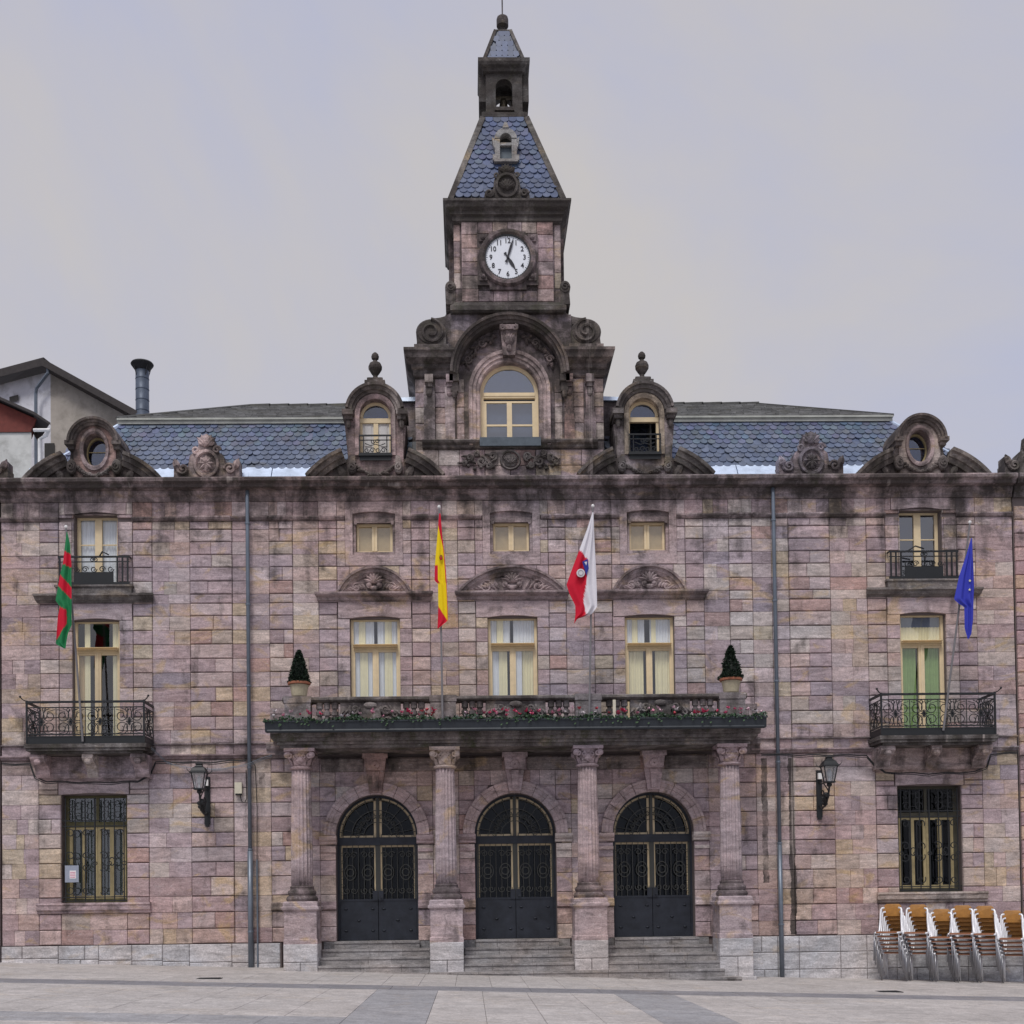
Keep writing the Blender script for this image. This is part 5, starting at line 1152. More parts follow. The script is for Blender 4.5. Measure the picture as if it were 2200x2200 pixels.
mb = MB(); mb.t = (.1, .12, .17); mb.mold4(0, TY, 0, 0, [(.44, 20.46), (.17, 21.34)]); cap = mb.build('cap_roof', 'bluesl', belf)
mb = MB(); slm = slate_mesh(.13, .1, .012, TB[0], 'bluesl')
for r in range(6):
    t = (r+.1)/6; hw = .44-.27*t; z = 20.46+.88*t; k = int(2*(hw-.06)/.13)
    for q in range(k): mb.t = random.choice(TB); mb.add([(v[0]+(q-(k-1)/2)*.13+(.03 if r % 2 else -.03), TY-hw-.02+v[1]+v[2]*.31, z+v[2]) for v in slm.v], slm.f)
mb.build('cap_slates', 'bluesl', belf, kind='stuff')
mb = MB(); mb.t = (.26, .24, .22)
for sx in (-1, 1):
    for sy in (-1, 1): mb.tube([(sx*.45, TY+sy*.45, 20.45), (sx*.17, TY+sy*.17, 21.34)], .05, 4)
mb.box(-.19, .19, TY-.19, TY+.19, 21.33, 21.36); mb.build('cap_rib', 'carve', belf)
mb = MB(); mb.t = (.1, .09, .09); mb.lathe(0, TY, [(.15, 21.36), (.085, 21.41), (.055, 21.47), (.055, 21.53), (.10, 21.555), (.135, 21.565), (.135, 21.73), (.125, 21.765), (.06, 21.78), (.05, 21.81), (.015, 21.84), (.013, 23.4)], 14); mb.build('finial', 'black', belf)
# all the ashlar: the 300 largest singly, the rest together
emit_stones(STONES+AST, wall, 300)

# ------------------------------------------------------------------ clock
clk = thing('tower_clock', 'round white clock with black numerals and hands at five on the tower', 'clock', (0, -.08, CZ))
mb = MB(); mb.arc(0, 0, 0, 2*PI, [(0, -.0), (.49, -.0), (.49, .05), (0, .05)], 40); mb.build('dial', 'dial', clk)
mb = MB(); mb.arc(0, 0, 0, 2*PI, [(.475, -.005), (.478, -.035), (.505, -.035), (.505, .04)], 40); mb.build('rim', 'iron', clk)
mb = MB()
for k in range(60):
    a = 2*PI*k/60; r0, r1 = (.435 if k % 5 == 0 else .447), .468; wv = .006 if k % 5 == 0 else .003
    t_ = Vector((-cos(a), 0, -sin(a)))*0; c_, s_ = cos(a), sin(a)
    mb.add([(r0*s_-wv*c_, -.004, r0*c_+wv*s_), (r0*s_+wv*c_, -.004, r0*c_-wv*s_), (r1*s_+wv*c_, -.004, r1*c_-wv*s_), (r1*s_-wv*c_, -.004, r1*c_+wv*s_)], [(0, 1, 2, 3)])
mb.build('minute_track', 'ink', clk)
for k in range(1, 13):
    cu = bpy.data.curves.new('numeral', 'FONT'); cu.body = str(k); cu.size = .155; cu.align_x = 'CENTER'; cu.align_y = 'CENTER'; cu.extrude = .002; cu.offset = .0025; cu.resolution_u = 3
    cu.materials.append(MAT['ink']); tmp = bpy.data.objects.new('tmp', cu); me = bpy.data.meshes.new_from_object(tmp); bpy.data.objects.remove(tmp); o = bpy.data.objects.new('numeral', me); COL.objects.link(o); o.parent = clk; a = 2*PI*k/12
    o.location = (.365*sin(a), -.006, .365*cos(a)); o.rotation_euler = (PI/2, 0, 0); o.scale = (.9, 1, 1)
for nm, a, L, wv, yy in (('minute_hand', math.radians(17.5), .43, .026, -.03), ('hour_hand', math.radians(148), .31, .036, -.02)):
    mb = MB(); pr = [(-.12, .028), (-.09, .03), (-.07, .013), (0, .015), (L*.35, wv), (L*.62, wv*.95), (L, .004)]
    pts = [(w_, l) for l, w_ in pr]+[(-w_, l) for l, w_ in pr[::-1]]
    mb.prism([(x*cos(a)+z*sin(a), -x*sin(a)+z*cos(a)) for x, z in pts], yy, yy+.008); mb.build(nm, 'ink', clk)
mb = MB(); mb.arc(0, 0, 0, 2*PI, [(0, -.04), (.025, -.04), (.03, -.02), (0, -.02)], 12); mb.build('hub', 'ink', clk)

# ------------------------------------------------------------------ flower trough on the portico
plt = thing('planter_box', 'long dark planter trough of red and pink flowers along the portico balcony', 'planter', (0, -1.42, 5.05))
mb = MB(); xs = [-5.1+10.2*k/8 for k in range(9)]
for a, b in zip(xs, xs[1:]):
    mb.add([(a+.004, -.13, .215), (b-.004, -.13, .215), (b-.004, .12, .215), (a+.004, .12, .215), (a+.03, -.08, .0), (b-.03, -.08, .0), (b-.03, .10, .0), (a+.03, .10, .0)] if False else
           [(a+.002, -.13, .215), (b-.002, -.13, .215), (b-.002, .12, .215), (a+.002, .12, .215), (a+.002, -.09, .01), (b-.002, -.09, .01), (b-.002, .10, .01), (a+.002, .10, .01)], [(0, 4, 5, 1), (1, 5, 6, 2), (2, 6, 7, 3), (3, 7, 4, 0), (4, 7, 6, 5), (0, 1, 2, 3)])
mb.build('trough', 'planter', plt)
mb = MB(); mb.tube([(-5.05, -.09, .02), (5.05, -.09, .02)], .035, 6); mb.box(-5.12, 5.12, -.145, -.125, .195, .222); mb.build('trough_rim', 'planter', plt)
mb = MB()
for k in range(3600):
    x = random.uniform(-5.12, 5.12); q = .5+.5*sin(x*5.1)+.3*sin(x*13)
    c = Vector((x, random.uniform(-.17, .10), .20+random.random()*(.05+.07*q))); g = random.uniform(.6, 1.5)
    mb.t = (.035*g, .075*g, .035*g) if random.random() < .7 else (.09*g, .12*g, .10*g)
    u = Vector((random.gauss(0, 1), random.gauss(0, 1), random.gauss(0, .6))).normalized()*random.uniform(.014, .03); v = u.cross(Vector((random.gauss(0, 1), random.gauss(0, 1), random.gauss(0, 1)))).normalized()*random.uniform(.012, .022)
    mb.quad(c, u, v)
for k in range(70):
    x = random.uniform(-5.0, 5.0); c = Vector((x, -.135-random.random()*.03, .20-random.random()**2*.10)); mb.t = (.04, .08, .035)
    mb.quad(c, Vector((.018, 0, .005)), Vector((.004, .012, .018)))
mb.build('foliage', 'leaf', plt, kind='stuff')
FC = [(.55, .05, .12), (.62, .12, .22), (.66, .28, .38), (.70, .48, .55), (.74, .68, .70), (.50, .08, .10)]
fm = []
for c in FC:
    m_ = MB(); m_.t = c
    for k in range(9):
        a = 2*PI*k/9+.3; L = random.uniform(.025, .045); b0 = Vector((0, 0, 0)); t_ = Vector((cos(a), sin(a)*.7, random.uniform(.3, 1.2)))*L; s_ = Vector((-sin(a), cos(a), .2))*.018
        m_.add([b0-s_*.4, b0+s_*.4, t_+s_, t_*1.3, t_-s_], [(0, 1, 2, 3, 4)])
    m_.t = (.03, .06, .03); m_.tube([(0, 0, 0), (.005, 0, -.05), (0, .01, -.12)], .004, 3); fm.append(m_.mesh('blossom', 'petal'))
spots = [-4.95, -4.75, -4.62, -4.2, -3.95, -3.5, -3.42, -3.36, -3.2, -2.9, -2.7, -2.3, -2.15, -1.98, -1.9, -1.84, -1.78, -1.72, -1.66, -1.05, -.98, -.82, -.62, -.55, -.42, -.36, -.3, -.05, .1, .22, .35, .42, .7, .9, .98, 1.15, 1.3, 1.36, 1.6, 1.66, 1.85, 2.05, 2.12, 2.2, 2.7, 2.85, 3.0, 3.2, 3.3, 3.65, 3.72, 3.85, 4.05, 4.25, 4.3, 4.5, 4.56, 4.62, 4.85, 4.92, 5.0, -4.4, -2.5, -.2, 2.5, 4.72]
for i, x in enumerate(spots):
    for dup in range(1 if i % 3 else 2):
        o = bpy.data.objects.new('blossom', fm[(int(abs(x)*3.1)+random.choice((0, 0, 1))) % 6]); COL.objects.link(o); o.parent = plt
        o.location = (x+random.uniform(-.05, .05), random.uniform(-.11, .05), random.uniform(.29, .42)); o.rotation_euler = (random.uniform(-.3, .3), random.uniform(-.3, .3), random.uniform(0, 6)); k = random.uniform(.8, 1.35); o.scale = (k, k, k)
mb = MB(); mb.box(1.98, 2.04, .05, .09, .2, .62); mb.build('white_stake', 'box', plt)

# ------------------------------------------------------------------ potted shrubs
for i, (x, lab) in enumerate(((-4.47, 'smooth conical potted shrub on the balustrade, beside the green and red flag side'), (4.5, 'ragged conical potted shrub on the balustrade, nearer the stacked chairs'))):
    t = thing('potted_shrub', lab, 'potted shrub', (x, -1.0, 5.843), 'conical shrubs on the balustrade ends')
    mb = MB(); mb.lathe(0, 0, [(.14, 0), (.155, .02), (.19, .22), (.205, .24), (.20, .25), (.17, .26)], 20); mb.build('pot', 'pot', t, False)
    mb = MB(); mb.lathe(0, 0, [(.20, .255), (.235, .262), (.24, .30), (.22, .31), (.18, .30)], 20); mb.build('pot_rim', 'terracotta', t)
    mb = MB(); Hh = .70 if i else .68
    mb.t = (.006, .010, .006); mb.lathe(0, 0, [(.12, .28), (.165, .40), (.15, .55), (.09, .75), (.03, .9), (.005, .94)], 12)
    for k in range(2300):
        h = random.random()**1.35; a = random.uniform(0, 2*PI); rr = .215*(1-h)**.72*(1+.16*sin(3*a+9*h)*i+.10*sin(17*h)*i)+.012
        rr *= random.uniform(.8, 1.08); c = Vector((rr*cos(a), rr*sin(a), .30+Hh*h)); g = random.uniform(.45, 1.5); mb.t = (.013*g, .027*g, .015*g)
        u = Vector((cos(a)+random.gauss(0, .5), sin(a)+random.gauss(0, .5), random.gauss(.5, .5))).normalized()*random.uniform(.012, .026); v = u.cross(Vector((random.gauss(0, 1), random.gauss(0, 1), random.gauss(0, 1)))).normalized()*.009
        mb.quad(c, u, v)
    for k in range(26):
        h = random.random(); a = random.uniform(0, 2*PI); rr = .2*(1-h)**.72; b0 = Vector((rr*cos(a), rr*sin(a), .32+Hh*h*.95)); d = Vector((cos(a)*.7, sin(a)*.7, 1)).normalized()*random.uniform(.03, .07); mb.t = (.016, .032, .016)
        mb.tube([b0, b0+d], .004, 3, .001)
        for q in range(4): mb.quad(b0+d*(q+1)/4, Vector((random.gauss(0, 1), random.gauss(0, 1), .5)).normalized()*.014, Vector((random.gauss(0, 1), random.gauss(0, 1), .2)).normalized()*.008)
    mb.build('foliage', 'leaf', t)

# ------------------------------------------------------------------ flags
def interp(tab, z):
    if z >= tab[0][0]: return tab[0][1]
    for (z0, x0), (z1, x1) in zip(tab, tab[1:]):
        if z >= z1: return x0+(x1-x0)*(z0-z)/(z0-z1)
    return tab[-1][1]
def flag(label, base, top, left, right, colf, y0, fold=.05, nf=3.3, extra=None, rows=70, cols=30):
    t = thing('flag', label, 'flag', base, 'flags on poles across the facade')
    b = Vector(base); d = Vector(top)-b
    mb = MB(); mb.tube([(0, 0, 0), tuple(d)], .024, 8, .018); mb.build('pole', 'polem', t)
    mb = MB(); q = d; mb.lathe(q.x, q.y, [(.02, q.z), (.035, q.z+.02), (.035, q.z+.05), (.01, q.z+.07)], 8); mb.build('pole_tip', 'white', t)
    mb = MB(); z1 = min(left[0][0], right[0][0]); z0 = max(left[-1][0], right[-1][0]); vs = []; cols_ = []
    for j in range(rows+1):
        z = z1+(z0-z1)*j/rows; l, r = interp(left, z), interp(right, z)
        for i in range(cols+1):
            s = i/cols; f = min(1, j/12)*fold*min(1, (r-l)/.25)
            x = l+(r-l)*s; y = y0+f*sin(2*PI*nf*s+1.1*sin(z*1.7)+.4)*(.4+.6*abs(s-.1))
            vs.append((x-b.x, y-b.y, z-b.z)); cols_.append((s, z, x))
    mb.v = vs; mb.c = []
    for s, z, x in cols_: mb.c.append(colf(s, z, x))
    for j in range(rows):
        for i in range(cols): mb.f.append((j*(cols+1)+i, j*(cols+1)+i+1, (j+1)*(cols+1)+i+1, (j+1)*(cols+1)+i)); mb.m.append(0)
    fo = mb.build('cloth', 'flag', t, True)
    if extra: extra(t, b)
    return t
RED, YEL, WHT, GRN, BLU = (.56, .012, .035), (.80, .58, .01), (.72, .70, .74), (.02, .19, .07), (.045, .055, .42)
def f_green(s, z, x):
    q = (x+9.36)/.25
    for lim, sl, c in ((8.97, -.15, GRN), (8.68, -.14, RED), (8.44, -.29, GRN), (8.16, -.27, RED)):
        if z > lim+sl*max(0, min(1, q)): return c
    if z > 7.76-.30*q*.5 or x > -9.21 or z < 7.06+.3*max(0, (x+9.42)/.2): return GRN
    return RED
def S(tab, dx=0.): return [(z, x+dx) for z, x in tab]
flag('green and red striped flag hanging over the balcony on the narrow barred window side', (-8.98, -.80, 5.0), (-9.24, -1.0, 9.39),
     [(9.29, -9.2), (8.99, -9.24), (8.66, -9.28), (8.43, -9.34), (8.15, -9.39), (7.88, -9.44), (7.75, -9.35), (7.55, -9.39), (7.08, -9.42), (6.97, -9.43), (6.88, -9.26)],
     [(9.29, -9.185), (9.05, -9.13), (8.85, -9.11), (8.57, -9.09), (7.87, -9.09), (7.63, -9.09), (7.35, -9.09), (7.19, -9.17), (7.05, -9.2), (6.88, -9.23)], f_green, -1.09, .05, 1.6)
def f_spain(s, z, x):
    if z > 8.80: return RED if x > -1.53+(9.19-z)*.20 else YEL
    if z > 8.09:
        if s < .30 and z < 8.46: return RED
        return YEL if s < .93 else RED
    if z < 7.61-(x+1.56)*1.6: return RED
    return YEL if s < .94 else RED
def spain_crest(t, b):
    mb = MB(); mb.t = (.25, .10, .02); mb.blob(-1.50-b.x, -1.395-b.y, 8.62-b.z, .035, .012, .06); mb.t = (.5, .02, .03); mb.blob(-1.50-b.x, -1.402-b.y, 8.60-b.z, .02, .012, .035); mb.build('crest', 'flag', t)
flag('red and yellow flag with a small crest hanging before the middle of the facade', (-1.51, -1.28, 5.30), (-1.53, -1.28, 9.67),
     [(9.54, -1.53), (9.19, -1.56), (8.8, -1.6), (8.46, -1.63), (8.16, -1.64), (8.09, -1.57), (7.61, -1.57), (7.17, -1.59)],
     [(9.54, -1.5), (9.08, -1.47), (8.8, -1.44), (8.3, -1.4), (7.72, -1.38), (7.33, -1.37), (7.17, -1.575)], f_spain, -1.355, .03, 1.6, spain_crest)
def f_cant(s, z, x):
    if z > 8.77-(x-1.34)*1.22: return WHT
    e = interp([(8.77, 1.60), (8.55, 1.52), (8.04, 1.46), (7.72, 1.41), (7.41, 1.46), (7.2, 1.5)], z)
    return WHT if x > e else RED
def cant_crest(t, b):
    mb = MB(); mb.t = (.62, .60, .62); mb.arc(1.355-b.x, 8.27-b.z, 0, 2*PI, [(0, -1.445-b.y), (.085, -1.44-b.y), (.085, -1.40-b.y), (0, -1.40-b.y)], 18); mb.t = (.35, .33, .35); mb.arc(1.355-b.x, 8.27-b.z, 0, 2*PI, [(.045, -1.449-b.y), (.058, -1.449-b.y), (.058, -1.42-b.y), (.045, -1.42-b.y)], 14); mb.build('crest', 'flag', t)
    mb = MB(); mb.t = (.03, .04, .25); mb.prism([(1.39-b.x, 8.50-b.z), (1.50-b.x, 8.56-b.z), (1.52-b.x, 8.36-b.z), (1.47-b.x, 8.22-b.z), (1.43-b.x, 8.36-b.z)], -1.445-b.y, -1.42-b.y)
    mb.t = (.6, .6, .64); mb.prism([(1.43-b.x, 8.49-b.z), (1.49-b.x, 8.50-b.z), (1.47-b.x, 8.42-b.z)], -1.452-b.y, -1.43-b.y); mb.build('shield', 'flag', t)
flag('white over red flag with a pale round crest hanging before the facade', (1.50, -1.28, 5.32), (1.64, -1.28, 9.67),
     [(9.54, 1.62), (9.21, 1.51), (8.77, 1.34), (8.41, 1.2), (8.05, 1.065), (7.85, 1.13), (7.62, 1.24), (7.42, 1.24), (7.25, 1.21)],
     [(9.54, 1.64), (8.82, 1.66), (7.99, 1.685), (7.6, 1.69), (7.55, 1.66), (7.43, 1.56), (7.4, 1.45), (7.34, 1.27), (7.25, 1.22)], f_cant, -1.375, .05, 2.3, cant_crest)
def eu_stars(t, b):
    mb = MB()
    for (x, z) in ((9.51, 8.13), (9.50, 7.94)):
        mb.t = (.72, .68, .40); pts = []
        for k in range(10): a = PI/2+PI*k/5; r = .03 if k % 2 == 0 else .013; pts.append((x+r*cos(a)-b.x, z+r*sin(a)-b.z))
        mb.prism(pts, -1.155-b.y, -1.14-b.y)
    mb.build('star', 'flag', t)
flag('plain blue flag with pale stars hanging over the balcony above the stacked chairs', (9.02, -.80, 5.05), (9.60, -1.0, 9.37),
     [(9.04, 9.58), (8.7, 9.48), (8.25, 9.32), (7.76, 9.2), (7.66, 9.31), (7.6, 9.41), (7.15, 9.4), (6.92, 9.46)],
     [(9.04, 9.6), (8.59, 9.62), (8.02, 9.63), (7.32, 9.6), (7.03, 9.55), (6.92, 9.48)], lambda s, z, x: BLU, -1.09, .05, 2.2, eu_stars)

# ------------------------------------------------------------------ drainpipes, cables, wall fittings
for x, lab, lo in ((-5.665, 'grey drainpipe between the alarm box and the portico', gz(-5.66)), (5.68, 'grey drainpipe beside the dark water stain, on the chair stack side', gz(5.68))):
    t = thing('drainpipe', lab, 'drainpipe', (x, -.13, lo), 'drainpipes on the facade')
    mb = MB(); mb.tube([(0, .02, 10.46-lo), (0, 0, 10.30-lo), (0, 0, 2.7-lo)], .042, 10); mb.build('pipe', 'pipe', t, True)
    mb = MB(); mb.tube([(0, 0, 2.72-lo), (0, 0, .0)], .058 if x < 0 else .05, 10); mb.build('lower_pipe', 'pipe', t, True)
    for k in range(6):
        mb = MB(); zz = 1.0+1.75*k-lo; mb.lathe(0, 0, [(.052, zz-.02), (.056, zz-.015), (.056, zz+.015), (.052, zz+.02)] if k else [(.066, zz-.02), (.068, zz-.015), (.068, zz+.015), (.066, zz+.02)], 10); mb.box(-.012, .012, .03, .13, zz-.012, zz+.012); mb.build('pipe_clip', 'pipe', t)
t = thing('conduit', 'thin grey conduit beside the lower end of the drainpipe by the portico', 'conduit', (-5.53, -.07, gz(-5.53)))
mb = MB(); mb.tube([(0, 0, 0), (0, 0, 2.3)], .022, 8); mb.build('tube', 'pipe', t); mb = MB(); mb.tube([(0, 0, 2.3), (.01, 0, 3.4), (-.02, -.0, 4.3), (-.2, -.02, 4.55)], .010, 5); mb.build('wire', 'cable', t)
def cable(label, pts, r=.014, mat='cable'):
    b = Vector(pts[0]); out = []
    for p, q in zip(pts, pts[1:]):
        for k in range(6): u = k/6; out.append((p[0]+(q[0]-p[0])*u-b.x, p[1]+(q[1]-p[1])*u-b.y, p[2]+(q[2]-p[2])*u-b.z+.012*sin(9*(p[0]+(q[0]-p[0])*u))))
    out.append(tuple(Vector(pts[-1])-b)); mb = MB(); mb.tube(out, r, 5); mb.tube([(x, y-.01, z-.035+.01*sin(x*5)) for x, y, z in out], r*.8, 4)
    o = mb.build('wall_cable', mat); o.location = b; tag(o, label, 'cable', 'cables along the facade')
cable('black cables slung under the balcony beside the green and red flag', [(-10.9, -.14, 4.64), (-10.3, -.14, 4.62), (-10.2, -.16, 4.35), (-9.9, -.26, 4.24), (-8.9, -.26, 4.20), (-8.0, -.26, 4.22), (-7.75, -.16, 4.4), (-7.65, -.14, 4.64), (-6.5, -.14, 4.62), (-5.72, -.20, 4.66)])
cable('black cables slung under the balcony above the stacked chairs', [(5.3, -.2, 4.68), (5.75, -.21, 4.65), (6.5, -.14, 4.64), (7.6, -.14, 4.63), (7.75, -.16, 4.42), (7.95, -.26, 4.24), (8.9, -.26, 4.20), (9.9, -.26, 4.23), (10.2, -.16, 4.35), (10.3, -.14, 4.62), (10.9, -.14, 4.66)])
cable('thin pale wire hanging from the balcony to the portico', [(-7.65, -.5, 4.9), (-7.4, -.2, 4.62), (-6.9, -.15, 4.50), (-6.2, -.16, 4.47), (-5.6, -.22, 4.60), (-5.15, -.3, 4.75)], .007, 'pipe')
t = thing('alarm_box', 'small cream box on the wall between the lantern and the drainpipe', 'wall box', (-5.91, -.03, 3.95))
mb = MB(); mb.box(-.075, .075, -.09, .0, 0, .24); mb.build('case', 'box', t); mb = MB(); mb.box(-.06, .06, -.08, 0, -.03, -.002); mb.tube([(.03, -.03, -.03), (.06, -.03, -.16), (.12, -.03, -.2), (.17, -.03, -.1), (.16, -.03, .5)], .010, 5); mb.build('cable_tail', 'cable', t)
for s, lab in ((-1, 'black wall lantern beside the cream alarm box'), (1, 'black wall lantern with lamp arm, between the dark water stain and the stacked chairs')):
    t = thing('wall_lantern', lab, 'lantern', (s*6.58, 0, 3.30), 'wall lanterns')
    ly, lz = -.80, .68
    mb = MB(); mb.box(-.06, .06, -.075, -.03, 0, 1.02); mb.box(-.04, .04, -.09, -.03, -.05, .0); mb.build('wall_plate', 'iron', t)
    mb = MB(); pts = [(0, -.08, .25), (0, -.25, .18), (0, -.5, .22), (0, -.70, .38), (0, -.80, .60)]; mb.tube(pts, .022, 6); mb.tube([(0, -.08, .75), (0, -.4, .70), (0, -.72, .52)], .018, 6)
    for k in range(14):
        a = k/13*2*PI*1.3; 
    mb.tube([(0, -.32+.13*(1-k/20)*cos(k*.42), .45+.13*(1-k/20)*sin(k*.42)) for k in range(20)], .016, 5); mb.tube([(0, -.6+.08*(1-k/16)*cos(k*.45), .40+.08*(1-k/16)*sin(k*.45)) for k in range(16)], .014, 5)
    for k in range(6): mb.blob(random.uniform(-.05, .05), -.3-.08*k, .28+.03*k, .05, .05, .07, random.uniform(0, 3))
    mb.build('scroll_arm', 'iron', t)
    mb = MB(); w0, w1, z0, z1 = .085, .138, lz+.02, lz+.33
    for sx in (-1, 1):
        for sy in (-1, 1): mb.tube([(sx*w0, ly+sy*w0, z0), (sx*w1, ly+sy*w1, z1)], .014, 4)
    mb.box(-w0-.02, w0+.02, ly-w0-.02, ly+w0+.02, z0-.03, z0); mb.lathe(0, ly, [(.02, z0-.12), (.06, z0-.08), (.05, z0-.03)], 10); mb.build('lantern_frame', 'iron', t)
    for dx, dy in ((0, -1), (0, 1), (-1, 0), (1, 0)):
        mb = MB(); f = lambda a, h, w_: (a*w_*.92 if dx == 0 else dx*w_*.97, ly+(a*w_*.92 if dy == 0 else dy*w_*.97), h)
        mb.add([f(-1, z0, w0), f(1, z0, w0), f(1, z1, w1), f(-1, z1, w1)], [(0, 1, 2, 3)]); mb.build('pane', 'lampglass', t)
    mb = MB(); mb.mold4(0, ly, 0, 0, [(w1+.035, z1), (w1+.035, z1+.02), (w1+.01, z1+.05), (.12, z1+.11), (.07, z1+.15), (.055, z1+.18), (.075, z1+.19), (.04, z1+.22), (.005, z1+.25)])
    for sx in (-1, 1):
        for sy in (-1, 1): mb.tube([(sx*(w1+.02), ly+sy*(w1+.02), z1+.01), (sx*(w1+.07), ly+sy*(w1+.07), z1+.06), (sx*(w1+.075), ly+sy*(w1+.075), z1+.12)], .012, 4, .004)
    mb.build('lantern_roof', 'iron', t)
    mb = MB(); mb.lathe(0, ly, [(.025, z0), (.025, z0+.08), (.05, z0+.12), (.055, z0+.19), (.03, z0+.25), (.005, z0+.27)], 12); mb.build('lamp_bulb', 'white', t)
    mb = MB(); mb.box(-.04, .04, -.16, -.09, .82, .95); mb.build('sensor_box', 'white', t)
nb = thing('notice_board', 'grey notice with pink print on the window bars', 'notice', (-9.47, -.02, 2.10))
mb = MB(); mb.box(-.145, .145, -.008, .012, 0, .36); mb.build('backing_sheet', 'paper', nb)
mb = MB(); mb.box(-.045, .09, -.012, -.009, .08, .25); mb.build('leaflet', 'paperw', nb)
mb = MB()
for k in range(4): mb.box(-.035, .075, -.015, -.0125, .10+.035*k, .118+.035*k)
mb.build('printed_block', 'pink', nb)

# ------------------------------------------------------------------ stacked cafe chairs
def chair_parts(parent, meshes=None):
    if meshes is None:
        L = []; W = .225
        seat = MB()
        for k in range(5): seat.box(-W+.02, W-.02, -.46+.092*k, -.38+.092*k, .575, .603)
        L.append(('seat', seat.mesh('seat', 'seatm')))
        bk = MB(); n = 10; pts = [(-.19, 0), (.19, 0), (.195, .12), (.175, .22), (.13, .26), (-.13, .26), (-.175, .22), (-.195, .12)]
        def pl3(a, z): return (a, .10+.18*(z-.25)/1.0-.05*(1-(a/.21)**2)*-1, z)
        vs = [pl3(a, .92+z) for a, z in pts]; vs2 = [(x, y+.014, z) for x, y, z in vs]; m_ = len(pts)
        bk.add(vs+vs2, [tuple(range(m_)), tuple(range(2*m_-1, m_-1, -1))]+[(i, i+m_, (i+1) % m_+m_, (i+1) % m_) for i in range(m_)])
        L.append(('backrest', bk.mesh('backrest', 'wood')))
        fr = MB()
        for s in (-1, 1):
            fr.tube([(s*W, -.44, .58), (s*(W+.01), -.05, .58), (s*(W+.005), .0, .62), (s*(W-.01), .06, .85), (s*(W-.015), .115, 1.06), (s*(W-.03), .13, 1.09), (s*(W-.08), .145, 1.10)], .023, 6)
        fr.tube([(-W, -.42, .575), (W, -.42, .575)], .014, 5); fr.tube([(-W, -.06, .575), (W, -.06, .575)], .014, 5)
        L.append(('frame', fr.mesh('frame', 'alu', True)))
        for s in (-1, 1):
            lg = MB(); lg.tube([(s*(W+.022), -.43, .575), (s*(W+.03), -.47, .0)], .015, 6); L.append(('leg', lg.mesh('leg', 'chrome', True)))
            lg = MB(); lg.tube([(s*(W+.022), -.04, .60), (s*(W+.03), .10, .0)], .015, 6); L.append(('leg', lg.mesh('leg', 'alu', True)))
        meshes = L
    for nm, me in meshes:
        o = bpy.data.objects.new(nm, me); COL.objects.link(o); o.parent = parent
    return meshes
ORD = ['topmost', 'second from the top', 'third from the top', 'fourth from the top', 'fifth from the top', 'lowest']
STK = ['the first stack from the drainpipe', 'the second stack from the drainpipe', 'the low third stack from the drainpipe', 'the fourth stack from the drainpipe', 'the fifth stack from the drainpipe', 'the last low stack at the picture edge']
CM = None
for i in range(6):
    x = 8.16+.50*i+.02*((i*3) % 4-1.5); n = 5 if i in (2, 5) else 6
    for k in range(n):
        nm = ORD[n-1-k] if k else 'lowest'
        c = thing('cafe_chair', f'brown cafe chair, {nm} in {STK[i]}', 'chair', (x-.048*k+random.uniform(-.004, .004), -.34-.045*k, gz(x)+.005+.088*k), 'stacked cafe chairs', -.50+.05*((i*7) % 5-2)/2+random.uniform(-.02, .02)+.04*(i % 2))
        CM = chair_parts(c, CM)

# ------------------------------------------------------------------ adjoining and neighbouring houses
for s, lab in ((1, 'reddish stone house adjoining beside the stacked chairs, mostly cut off'), (-1, 'narrow strip of stone house adjoining at the picture edge under the low white house')):
    t = thing('adjoining_house', lab, 'house', (s*10.97, 0, 0))
    mb = MB(); mb.box(s*.02, s*4.0, .035, 8, -.8, 10.6); wl = mb.build('wall', 'mortar', t)
    zz = [gz(s*11), .75, 1.1, 1.45, 1.8, 2.15]+[2.15+.305*k for k in range(1, 28)]
    for z0, z1 in zip(zz, zz[1:]):
        cut = random.uniform(.6, .8); xs_ = [.03, cut]+[cut+.55*k+random.uniform(0, .12) for k in range(1, 6)]
        for xa, xb in zip(xs_, xs_[1:]) if z1 < 10.26 else ():
            mb = MB(); mb.t = LIME() if z1 < .8 else stone_tint(5, .35 if s > 0 else 0)
            a, b = sorted((s*xa, s*xb)); mb.stone([(a+.006, z0+.008), (b-.006, z0+.008), (b-.006, z1-.008), (a+.006, z1-.008)], -.02, .05, .015); mb.build('stone', 'lime' if z1 < .8 else 'stone', wl)
    mb = MB(); mb.mold(*sorted((s*.02, s*4.0)), [(.03, 10.262), (.05, 10.30), (.05, 10.36), (.09, 10.40), (.10, 10.478), (.26, 10.50), (.28, 10.56), (.36, 10.60), (.37, 10.655), (.34, 10.69)], .3); mb.build('cornice', 'black', t)
    mb = MB(); mb.box(s*.02, s*4, .3, 8, 10.55, 10.685); mb.build('flat_roof', 'zinc', t)
    tmp = thing('x', 'x', 'x'); cartouche(s*.50, t); bpy.data.objects.remove(tmp)
t = thing('white_house', 'tall pale plastered house with dark shed roof and metal flue behind the town hall', 'house', (-13.3, 10, 0))
ang = math.radians(155)
W2 = Vector((cos(ang), -cos(ang)*.0+.45, 0)).normalized()*6.0
mb = MB(); mb.t = (.42, .38, .335)
mb.add([(0, 0, 0), (2.9, 0, 0), (2.9, 0, 15.9), (0, 0, 17.55), (0, 6, 0), (2.9, 6, 0), (2.9, 6, 15.9), (0, 6, 17.55)], [(0, 1, 2, 3), (1, 5, 6, 2), (5, 4, 7, 6), (3, 2, 6, 7)])
mb.build('gable_wall', 'plaster', t)
mb = MB(); mb.t = (.66, .66, .70)
